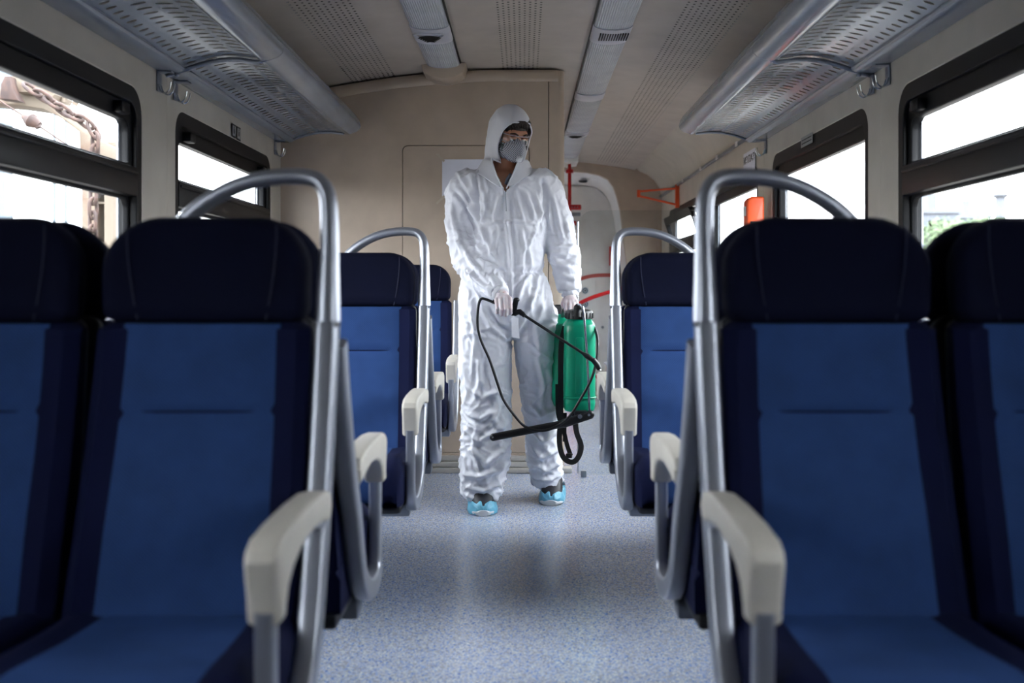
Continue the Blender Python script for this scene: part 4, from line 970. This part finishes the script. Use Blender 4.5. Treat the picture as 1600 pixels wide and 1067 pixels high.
# elasticated cuffs
for c0, c1, r0 in ((P(771, 449, 4.455), P(784, 461, 4.405), .048), (P(889.5, 446, 4.61), P(891, 464, 4.595), .044)):
    pts = []; ax = c1-c0
    rings = []; t_ = ax.normalized(); nr = t_.orthogonal().normalized(); bi = t_.cross(nr)
    for j in range(13):
        q = j/12; rr_ = r0*(1-.28*q)+.006*math.sin(q*PI*3)
        rings.append([c0+ax*q+(nr*math.cos(2*PI*i/36)+bi*math.sin(2*PI*i/36))*(rr_+.0022*math.sin(i*2.3+j*.8)+.003*noise.noise(Vector((i*.7, j*.6, r0*99)))) for i in range(36)])
    rings.append([p+(c1-ax*.25-p)*.25 for p in rings[-1]])
    obj('cuff', loft(rings, False), M_cover, suit, ang=0)
# shoes and shoe covers
M_cov = mat('shoe_cover_plastic', (118, 196, 224), .35, bump=(45, .9, (3, .6, 1)), Alpha=.86)
M_sole = mat('white_sole', (226, 228, 230), .5); M_shoe = mat('dark_shoe', (34, 34, 40), .55)
def shoe(px, Ytoe, yaw, flare):
    c = Vector((P(px, 800, Ytoe).x, Ytoe, 0)); Mx = Matrix.Translation(c) @ Matrix.Rotation(yaw, 4, 'Z')
    def rows(gr, zt, zb=0, flare=0, wr=0):
        out = []
        for j in range(15):
            t = j/14; y = -gr+t*(.285+2*gr); w_ = .05
            w_ = (.050*max(0, 1-(1-min(1, t/.28))**2.2)**.5 if t < .28 else .050-.012*(t-.28)); w_ *= (1-max(0, (t-.9)/.1)**2*.6)
            w_ = max(w_, .012)+gr; h = zt(t)
            ring_ = []
            for i in range(20):
                a = 2*PI*i/20; x = w_*math.cos(a)*(1+flare*max(0, -math.sin(a))*(1 if True else 0)); z = zb+(h-zb)*(.5+.5*math.sin(a)) if math.sin(a) > 0 else zb+(h-zb)*.5*(1+max(-1, math.sin(a)*1.6))
                if wr: x += wr*math.sin(j*2.9+i*.4)*(1 if abs(math.cos(a)) > .3 else .3); z += wr*.7*math.sin(i*2.2+j*.9)*(1 if math.sin(a) > .1 else 0)
                ring_.append(Mx @ Vector((x, y, max(z, 0.001+zb*0))))
            out.append(ring_)
        return loft(out)
    s_ = obj('shoe', rows(0, lambda t: .045+.03*min(1, t/.15) if t < .15 else .075+.26*(t-.15) if t < .42 else .145, .016), M_shoe, pr, ang=60)
    obj('sole', rows(.0125, lambda t: .026, .0), M_sole, s_, ang=60)
    for k_ in range(4):
        y = .075+k_*.020; z = .100+k_*.0145
        obj('lace', tube([Mx @ Vector((-.024, y, z-.004)), Mx @ Vector((0, y-.004, z+.005)), Mx @ Vector((.024, y, z-.004))], .0028, 6, smooth=2), M_ink, s_)
    # ankle tongue
    obj('shoe_collar', tube([Mx @ Vector((0, .16, .08)), Mx @ Vector((0, .175, .12)), Mx @ Vector((0, .18, .15))], [.042, .044, .042], 16), M_shoe, s_)
    cv = obj('shoe_cover', rows(.010, lambda t: .040+.024*min(1, t/.12) if t < .3 else .078, .0, flare, .009), M_cov, pr, ang=0)
    bm = bmesh.new(); bm.from_mesh(cv.data); inv = (Mx.inverted()); kill = []
    off = wloc(pr)
    for f in bm.faces:
        q = inv @ (f.calc_center_median()+off)
        if q.z > .054+.01*max(0, 1-q.y/.1) and ((q.x)/.050)**2+((q.y-.18)/.125)**2 < 1: kill.append(f)
    bmesh.ops.delete(bm, geom=kill, context='FACES'); bm.to_mesh(cv.data); bm.free(); cv.data.shade_smooth()
    md = cv.modifiers.new('u', 'SUBSURF'); md.levels = 1; md.render_levels = 2
    return Mx
m1 = shoe(755, 4.40, math.radians(4), .7)
m2 = shoe(861, 4.61, math.radians(-5), .4)

# ------------------------------------------------------------ knapsack sprayer
YS = 4.52
base = P(902, 640, YS)
sy = empty('knapsack_sprayer', (base.x, YS+.1, base.z), 'green knapsack sprayer with black lid, straps, hose and lance held by the person', 'sprayer')
sS = F/YS
cx = P(905, 570, YS).x; zt = P(905, 497, YS).z; zb = P(905, 642, YS).z
def trow(z, hx, y0, y1, pw=3.2, dx=0):
    out = []; cy = (y0+y1)/2; hy = (y1-y0)/2
    for i in range(36):
        t = 2*PI*i/36; ct, st = math.cos(t), math.sin(t)
        out.append(Vector((cx+dx+hx*abs(ct)**(2/pw)*(1 if ct > 0 else -1), cy+hy*abs(st)**(2/pw)*(1 if st > 0 else -1), z)))
    return out
Z = lambda f: zb+(zt-zb)*f
front = [trow(Z(0), .060, YS-.06, YS+.10), trow(Z(.02), .070, YS-.07, YS+.115), trow(Z(.10), .074, YS-.075, YS+.12), trow(Z(.14), .071, YS-.072, YS+.12), trow(Z(.17), .073, YS-.075, YS+.12), trow(Z(.5), .074, YS-.076, YS+.125), trow(Z(.86), .075, YS-.076, YS+.125), trow(Z(.93), .072, YS-.072, YS+.12), trow(Z(.965), .064, YS-.064, YS+.10, 2.6), trow(Z(.985), .056, YS-.056, YS+.06, 2.1), trow(Z(1.0), .052, YS-.052, YS+.052, 2)]
rx_ = P(876, 480, YS+.20).x-cx
rear = [trow(Z(0.02), .05, YS+.05, YS+.24, 3, rx_*.8), trow(Z(.1), .062, YS+.04, YS+.26, 3, rx_*.85), trow(Z(.8), .062, YS+.06, YS+.26, 3, rx_*.95), trow(Z(.93), .055, YS+.09, YS+.26, 2.6, rx_), trow(Z(1.0), .042, YS+.14, YS+.25, 2.2, rx_), trow(Z(1.035), .034, YS+.16, YS+.24, 2, rx_)]
tk = obj('tank', remesh(join(loft(front), loft(rear)), .005, 5, .5), M_green, sy)
for (px, w_) in ((898, .020),):
    q = P(px, 540, YS)
    obj('moulded_rib', extr(rrect(q.x, q.x+.034, Z(.20), Z(.80), .008), lambda u, v, w2: Vector((u, YS-.083+w2, v)), .02, .004), M_green, tk, ang=35)
obj('moulded_band', tube(trow(Z(.155), .0745, YS-.0765, YS+.12), .004, 8, closed=True), M_green, tk)
lid = obj('lid', tube([(cx, YS, zt-.004), (cx, YS, zt+.028), (cx, YS, zt+.036), (cx, YS, zt+.042)], [.061, .062, .056, .030], 36), M_blackp, sy)
for i in range(18):
    a = 2*PI*i/18; obj('grip_rib', cyl((cx+.0625*math.cos(a), YS+.0625*math.sin(a), zt), (cx+.0625*math.cos(a), YS+.0625*math.sin(a), zt+.024), .003, 6), M_blackp, lid)
rc = Vector((cx+rx_, YS+.20, Z(1.03)))
obj('small_cap', tube([rc, rc+Vector((0, 0, .04)), rc+Vector((0, 0, .046))], [.038, .037, .028], 8), M_blackp, sy, ang=25)
# carrying handle between lid and small cap, inside the fist
hy = 4.555
hp = [P(880, 486, hy+.03), P(886, 482.5, hy), P(893, 483, hy), P(900, 482.5, hy), P(905, 486, hy-.01), Vector((cx+.02, YS+.03, zt+.02))]
obj('carry_handle', tube([Vector((cx+rx_+.01, YS+.16, Z(1.0)))]+hp, .009, 10, smooth=3), M_blackp, sy)
# pump piston: black knob and bent steel rod
kq = P(903, 482, YS-.05)
obj('pump_knob', join(ball(kq, .020, .020, .022), tube([kq, kq-Vector((.004, 0, .035))], [.018, .024], 14), tube([kq, P(908, 478, YS-.07)], [.013, .009], 10)), M_blackp, sy)
obj('pump_rod', tube([P(904, 476, YS-.07), P(908, 476.5, YS-.09), P(911.5, 484, YS-.097), P(914, 510, YS-.10), P(918, 570, YS-.105), P(921, 643, YS-.11)], .0055, 10, smooth=5), M_chrome, sy)
# lever
la = P(922, 648, YS-.11); lb = P(880, 662, YS-.12); lc = P(771, 683, YS-.14)
lv = obj('pump_lever', join(tube([la, lb], 1, prof=rprof(.011, .019, .008), ref=(0, 1, 0)), tube([lb+Vector((.03, 0, .009)), lb, lc], 1, prof=rprof(.012, .0165, .010), ref=(0, 1, 0)), ball(la, .019, .012, .019), ball(lc, .017, .013, .017)), M_blackp, sy)
for q_, r_b in ((P(906, 650.5, YS-.13), .010), (P(920, 648, YS-.125), .006), (P(770, 683, YS-.155), .004)):
    obj('bolt', cyl(q_+Vector((0, -.006, 0)), q_+Vector((0, .012, 0)), r_b, 16), M_chrome, lv)
obj('lever_bracket', box(cx-.025, cx+.03, YS-.115, YS-.03, zb-.018, zb+.012, .006), M_blackp, sy)
# straps
def ribbon(pts, w_, t_=.0025, ref=(0, 1, 0), sm=5):
    return tube(pts, 1, prof=[(t_, w_), (-t_, w_), (-t_, -w_), (t_, -w_)], ref=ref, smooth=sm)
obj('strap', ribbon([P(883, 510, YS-.02), P(877, 540, YS-.035), P(876, 600, YS-.04), P(876, 650, YS-.02), P(874, 690, YS-.0), P(880, 714, YS-.01), P(893, 722, YS-.02), P(903, 715, YS-.02), P(908, 697, YS-.01), P(901, 676, YS), P(898, 655, YS+.01), P(897, 640, YS+.02)], .012), M_strap, sy)
obj('strap', ribbon([P(871, 600, YS+.05), P(872, 645, YS+.04), P(880, 670, YS+.03), P(886, 695, YS+.02), P(892, 712, YS+.0)], .010), M_strap, sy)
obj('strap', ribbon([P(883, 645, YS+.06), P(882, 690, YS+.05)], .008, sm=0), M_strap, sy)
obj('strap_buckle', box(P(889, 708, YS).x-.014, P(889, 708, YS).x+.014, YS-.012, YS+.008, P(889, 712, YS).z-.010, P(889, 712, YS).z+.012, .004), M_blackp, sy)
# hose
YT = 4.37
obj('hose', tube([P(770, 472, YT), P(760, 468, YT+.0), P(752, 467, YT+.0), P(747.5, 478, YT), P(746, 505, YT), P(751, 530, YT), P(765, 562, YT), P(777, 598, YT), P(787, 625, YT), P(803, 648, YT), P(820, 666, YT), P(843, 673, YT), P(868, 667, YT), P(890, 650, YT-.0), P(908, 622, YT), P(924, 592, YT), P(932, 562, YT+.02), P(934, 535, YT+.05), P(930, 515, YS-.04), P(926, 509, YS)], .0062, 10, smooth=6), M_blackp, sy)
# trigger grip and lance
lt = obj('trigger_grip', join(tube([P(770, 471, YT), P(785, 475, YT), P(799, 480, YT), P(806, 482, YT-.005)], [.010, .011, .0125, .013], 12, smooth=2),
    tube([P(803, 493, YT-.01), P(804, 480, YT-.012), P(806, 470, YT-.015)], 1, prof=rprof(.012, .012, .004), ref=(0, 1, 0)), ball(P(807, 468.5, YT-.016), .014, .012, .011), tube([P(803, 490, YT-.012), P(812, 487, YT-.02), P(820, 494, YT-.03)], [.013, .013, .0085], 12, smooth=2)), M_blackp, sy)
l0 = P(814, 489, YT-.02); l1 = P(917, 556, YT-.06)
obj('lance_tube', tube([l0, P(822, 494.5, YT-.025), l1], [.012, .0062, .0062], 12), M_blackp, sy)
obj('lance_nozzle', join(tube([l1-(l1-l0).normalized()*.02, l1, P(927, 563, YT-.062)], [.007, .0125, .010], 12), ball(P(927.5, 563, YT-.062), .0115), tube([P(927, 562, YT-.062), P(933, 570, YT-.062), P(937, 577, YT-.062)], [.012, .013, .011], 12)), M_blackp, sy)
obj('nozzle_tip', cyl(P(936, 576, YT-.062), P(937.5, 579, YT-.062), .006, 10), M_chrome, sy)

# ------------------------------------------------------------ the world outside
M_gravel = mat('gravel', (84, 80, 74), .9, bump=(8, .6), var=(3, (66, 63, 58), .3, .7))
g_ = obj('ground', box(-300, 300, -150, 600, -1.35, -1.2), M_gravel); tag(g_, kind='structure')
M_pale = mat('pale_rusty_steel', (102, 92, 80), .8, var=(5, (84, 58, 42), .5, .72))
M_rust = mat('rusty_iron', (66, 46, 38), .8, var=(14, (44, 30, 27), .4, .6))
M_tan = mat('tan_boards', (84, 70, 60), .8)
# crane frame outside the near left window
YO = 7.0
ca = empty('crane_frame', (P(150, 500, YO).x, YO, -1.2), 'pale rusty steel crane frame outside the near left window', 'crane')
obj('post', join(box(P(128, 0, YO).x, P(148, 0, YO).x, YO, YO+.25, -1.2, P(0, 238, YO).z), box(P(163, 0, YO).x, P(190, 0, YO).x, YO, YO+.25, -1.2, P(0, 222, YO).z)), M_pale, ca)
obj('back_board', box(P(146, 0, YO).x, P(165, 0, YO).x, YO+.2, YO+.24, -1.2, P(0, 230, YO).z), M_tan, ca)
for py in (315, 379, 443): obj('rung', box(P(146, 0, YO).x, P(164, 0, YO).x, YO+.05, YO+.09, P(0, py+3, YO).z, P(0, py-1, YO).z, .004), M_pale, ca)
arm_ = [P(-40, 130, YO), P(-40, 158, YO), P(20, 165, YO), P(72, 173, YO), P(130, 215, YO), P(130, 236, YO), P(185, 262, YO), P(190, 240, YO), P(165, 225, YO), P(128, 188, YO), P(104, 165, YO), P(40, 155, YO), P(38, 140, YO)]
arm_ = [(p.x, p.z) for p in arm_]
obj('arm', extr([(P(a_, b_, YO).x, P(a_, b_, YO).z) for a_, b_ in ((-40, 160), (22, 165), (72, 172), (100, 186), (128, 208), (129, 238), (192, 262), (192, 236), (150, 215), (128, 186), (108, 166), (60, 152), (20, 140), (-40, 132))], lambda u, v, w_: Vector((u, YO-.05+w_, v)), .25, .01), M_pale, ca, ang=30)
obj('hook_block', extr([(P(a_, b_, YO).x, P(a_, b_, YO).z) for a_, b_ in ((30, 124), (38, 117), (70, 120), (84, 125), (98, 152), (92, 162), (70, 150), (42, 150), (36, 140))], lambda u, v, w_: Vector((u, YO-.12+w_, v)), .3, .02), M_pale, ca, ang=30)
obj('shackle', extr([(P(a_, b_, YO).x, P(a_, b_, YO).z) for a_, b_ in ((30, 128), (38, 128), (42, 148), (52, 166), (22, 163), (24, 140))], lambda u, v, w_: Vector((u, YO-.2+w_, v)), .1, .01), M_rust, ca, ang=30)
obj('loop', tube([P(a_, b_, YO) for a_, b_ in ((100, 160), (104, 145), (112, 143), (120, 150), (117, 165))], .02, 8, smooth=3), M_pale, ca)
# chain
ch = empty('chain', (P(145, 400, YO-.25).x, YO-.25, P(0, 490, YO).z), 'heavy rusty chain hanging outside the near left window', 'chain')
path = crom([P(a_, b_, YO-.25) for a_, b_ in ((36, 126), (50, 140), (70, 152), (90, 166), (112, 180), (132, 190), (146, 204), (149, 225), (147, 250), (146, 300), (144, 380), (141, 460), (140, 520), (140, 700), (141, 955))], 20)
acc = 0; cent = []
for i in range(1, len(path)):
    acc += (path[i]-path[i-1]).length
    if acc > .082: cent.append((path[i], (path[i]-path[i-1]).normalized())); acc = 0
lk = tube([Vector((.030*math.cos(t), 0, .058*math.sin(t)+(.012 if math.sin(t) > 0 else -.012))) for t in [2*PI*i/14 for i in range(14)]], .0125, 8, closed=True)
lme = None
for i, (c, t) in enumerate(cent):
    if lme is None:
        o_ = obj('chain_link', lk, M_rust, ch, world=False); lme = o_.data
    else:
        o_ = bpy.data.objects.new('chain_link', lme); COL.objects.link(o_); o_.parent = ch
    o_.location = c-ch.location; o_.rotation_mode = 'QUATERNION'
    o_.rotation_quaternion = t.to_track_quat('Z', 'Y') @ Matrix.Rotation(PI/2*(i % 2)+.5, 4, 'Z').to_quaternion()
# guy wire with a strainer
gw = empty('guy_wire', P(50, 185, 6.5), 'guy wire with a dark strainer outside the near left window', 'wire')
obj('wire', tube([P(-30, 135, 6.5), P(8, 163, 6.5), P(40, 183, 6.5), P(88, 215, 6.5), P(140, 252, 6.5)], .007, 6), M_rust, gw)
obj('strainer', join(tube([P(36, 181, 6.5), P(48, 188, 6.5), P(62, 196, 6.5)], [.02, .05, .025], 10), tube([P(52, 181, 6.5), P(60, 200, 6.5)], .022, 8), tube([P(40, 180, 6.5), P(42, 192, 6.5)], .02, 8)), M_rust, gw)
# thin lattice mast and column further out
M_mast = mat('galvanised_mast', (84, 95, 104), .5, .2)
lm = empty('lattice_mast', (P(95, 0, 14).x, 14, -1.2), 'slim grey lattice mast seen through the near left window', 'mast')
for px in (85, 103): obj('leg', cyl((P(px, 0, 14).x, 14, -1.2), (P(px, 0, 14).x, 14, 7), .025, 8), M_mast, lm)
dg_ = []
for i in range(36): 
    z0 = -1.2+i*.22; a_, b_ = (85, 103) if i % 2 else (103, 85); dg_.append(tube([(P(a_, 0, 14).x, 14, z0), (P(b_, 0, 14).x, 14, z0+.22)], .006, 5))
obj('lacing', join(*dg_), M_mast, lm)
cl_ = obj('column', box(P(-14, 0, 9).x, P(7, 0, 9).x, 9, 9.15, -1.2, 5), M_mast); tag(cl_, 'grey column at the extreme left edge of the near left window', 'column')
sh = empty('goods_shed', (P(395, 0, 30).x, 30, -1.2), 'pale shed seen low through the second left window', 'shed')
obj('wall', box(-19, -7.6, 30, 40, -1.2, 1.6), M_tan, sh); obj('roof', extr([(-19.4, 1.6), (-7.2, 1.6), (-13.3, 2.7)], lambda u, v, w_: Vector((u, 29.7+w_, v)), 10.6), M_pale, sh)
# right side: far buildings, tower, trees, lamp, parked coach
M_bld = mat('far_building_wall', (86, 90, 98), .9); M_bwin = mat('far_window', (68, 74, 86), .4); M_conc = mat('concrete', (90, 93, 99), .9)
def bld(px0, px1, pt, Y, name, label, rows, cols, dep=18):
    a_ = P(px0, pt, Y); b_ = P(px1, pt, Y); r = empty(name, ((a_.x+b_.x)/2, Y, -1.2), label, 'building')
    obj('wall', box(a_.x, b_.x, Y, Y+dep, -1.2, a_.z), M_bld, r); obj('parapet', box(a_.x-.3, b_.x+.3, Y-.3, Y+dep, a_.z, a_.z+.5), M_conc, r)
    obj('stair_house', box(a_.x+(b_.x-a_.x)*.35, a_.x+(b_.x-a_.x)*.6, Y+2, Y+8, a_.z+.5, a_.z+2.6), M_bld, r)
    for i in range(cols):
        for j in range(rows):
            x = a_.x+(b_.x-a_.x)*(i+.5)/cols; z = a_.z-1.6-j*2.9
            if z > 0: obj('window', box(x-.9, x+.9, Y-.06, Y+.05, z-.7, z+.7), M_bwin, r)
bld(1440, 1498, 333, 120, 'apartment_block', 'pale flat roofed apartment block seen through the near right window', 4, 4)
bld(1500, 1545, 341, 135, 'apartment_block', 'lower wing of pale flats to the right of the apartment block', 4, 3)
bld(1240, 1352, 452-22, 150, 'apartment_block', 'distant low block behind the second right window', 2, 6)
tw = empty('lookout_tower', (P(1563, 0, 200).x, 200, -1.2), 'slender pale tower with a round platform beyond the near right window', 'tower')
tx = P(1563, 0, 200).x
obj('shaft', cyl((tx, 200, -1.2), (tx, 200, P(0, 306, 200).z), .95, 16), M_conc, tw); obj('platform', tube([(tx, 200, P(0, 309, 200).z), (tx, 200, P(0, 305, 200).z), (tx, 200, P(0, 301, 200).z)], [1.2, 1.6, .9], 20), M_conc, tw)
obj('platform_rim', tube([(tx, 200, P(0, 306, 200).z), (tx, 200, P(0, 304.5, 200).z)], 1.75, 20), M_conc, tw); obj('cabin', cyl((tx, 200, P(0, 301, 200).z), (tx, 200, P(0, 295, 200).z), .9, 16), M_conc, tw)
M_leaf = mat('foliage', (82, 98, 66), .9, var=(1.2, (62, 80, 50), .35, .65)); M_trunk = mat('trunk', (110, 96, 80), .9)
def tree(px, py, Y, r, label, seed):
    c = P(px, py, Y); t = empty('tree', (c.x, Y, -1.2), label, 'tree'); rn = random.Random(seed)
    obj('trunk', tube([(c.x, Y, -1.2), (c.x+.1, Y, (c.z-1.2)/2), (c.x, Y, c.z)], [.25, .2, .12], 8), M_trunk, t)
    V = []; Fc = []
    for _ in range(2600):
        # leaf sprays scattered through overlapping crown lobes
        lo = rn.randrange(7); ra = random.Random(seed*10+lo); cc = Vector((ra.uniform(-.6, .6), ra.uniform(-.5, .5), ra.uniform(-.4, .5)))*r
        d = Vector((rn.gauss(0, 1), rn.gauss(0, 1), rn.gauss(0, 1))).normalized()*r*.55*rn.uniform(.6, 1)
        p = c+cc+d; a_ = Vector((rn.gauss(0, 1), rn.gauss(0, 1), rn.gauss(0, 1))).normalized(); b_ = a_.orthogonal().normalized(); s_ = r*.055*rn.uniform(.6, 1.4)
        i = len(V); V += [p-a_*s_, p+b_*s_*.6, p+a_*s_, p-b_*s_*.6]; Fc.append((i, i+1, i+2, i+3))
    o = obj('crown', (V, Fc), M_leaf, t, smooth=False); o['kind'] = 'stuff'
tree(1478, 392, 60, 2.2, 'green tree left of the street lamp outside the near right window', 1)
tree(1515, 385, 70, 2.4, 'green tree directly behind the street lamp outside the near right window', 2)
tree(1556, 378, 80, 2.2, 'green tree showing above the near right window seat', 3)
tree(1132, 428, 50, 1.3, 'small green tree seen low through the third right window', 4)
tree(1595, 372, 90, 2.2, 'green tree at the extreme right edge of the photo', 5)
lp = empty('street_lamp', (P(1475, 0, 40).x, 40, -1.2), 'white mushroom headed street lamp outside the near right window', 'street lamp'); lx = P(1475, 0, 40).x; lz = P(0, 400, 40).z
obj('pole', cyl((lx, 40, -1.2), (lx, 40, lz-.1), .035, 10), M_white, lp); obj('lamp_head', tube([(lx, 40, lz-.12), (lx, 40, lz), (lx, 40, lz+.1), (lx, 40, lz+.16)], [.06, .28, .24, .05], 20), M_white, lp)
pc = empty('parked_coach', (P(1480, 0, 30).x, 30, -1.2), 'parked railway coach with white roof and red side beyond the near right window', 'railway coach')
M_cred = mat('coach_red', (116, 58, 52), .5)
xa, xb = P(1380, 0, 30).x, P(1700, 0, 30).x
obj('body', box(xa, xb, 30, 33, -.5, P(0, 442, 30).z, .05), M_cred, pc); obj('roof', box(xa-.1, xb+.1, 29.9, 33.1, P(0, 443, 30).z, P(0, 415, 30).z, .2, 4), M_white, pc); obj('skirt', box(xa+.3, xb-.3, 30.2, 32.8, -1.2, -.4), M_bwin, pc)
for i in range(5):
    x = P(1488+i*36, 0, 30).x; obj('window', box(x, x+.35, 29.96, 30.02, P(0, 468, 30).z, P(0, 445, 30).z, .02), M_bwin, pc)
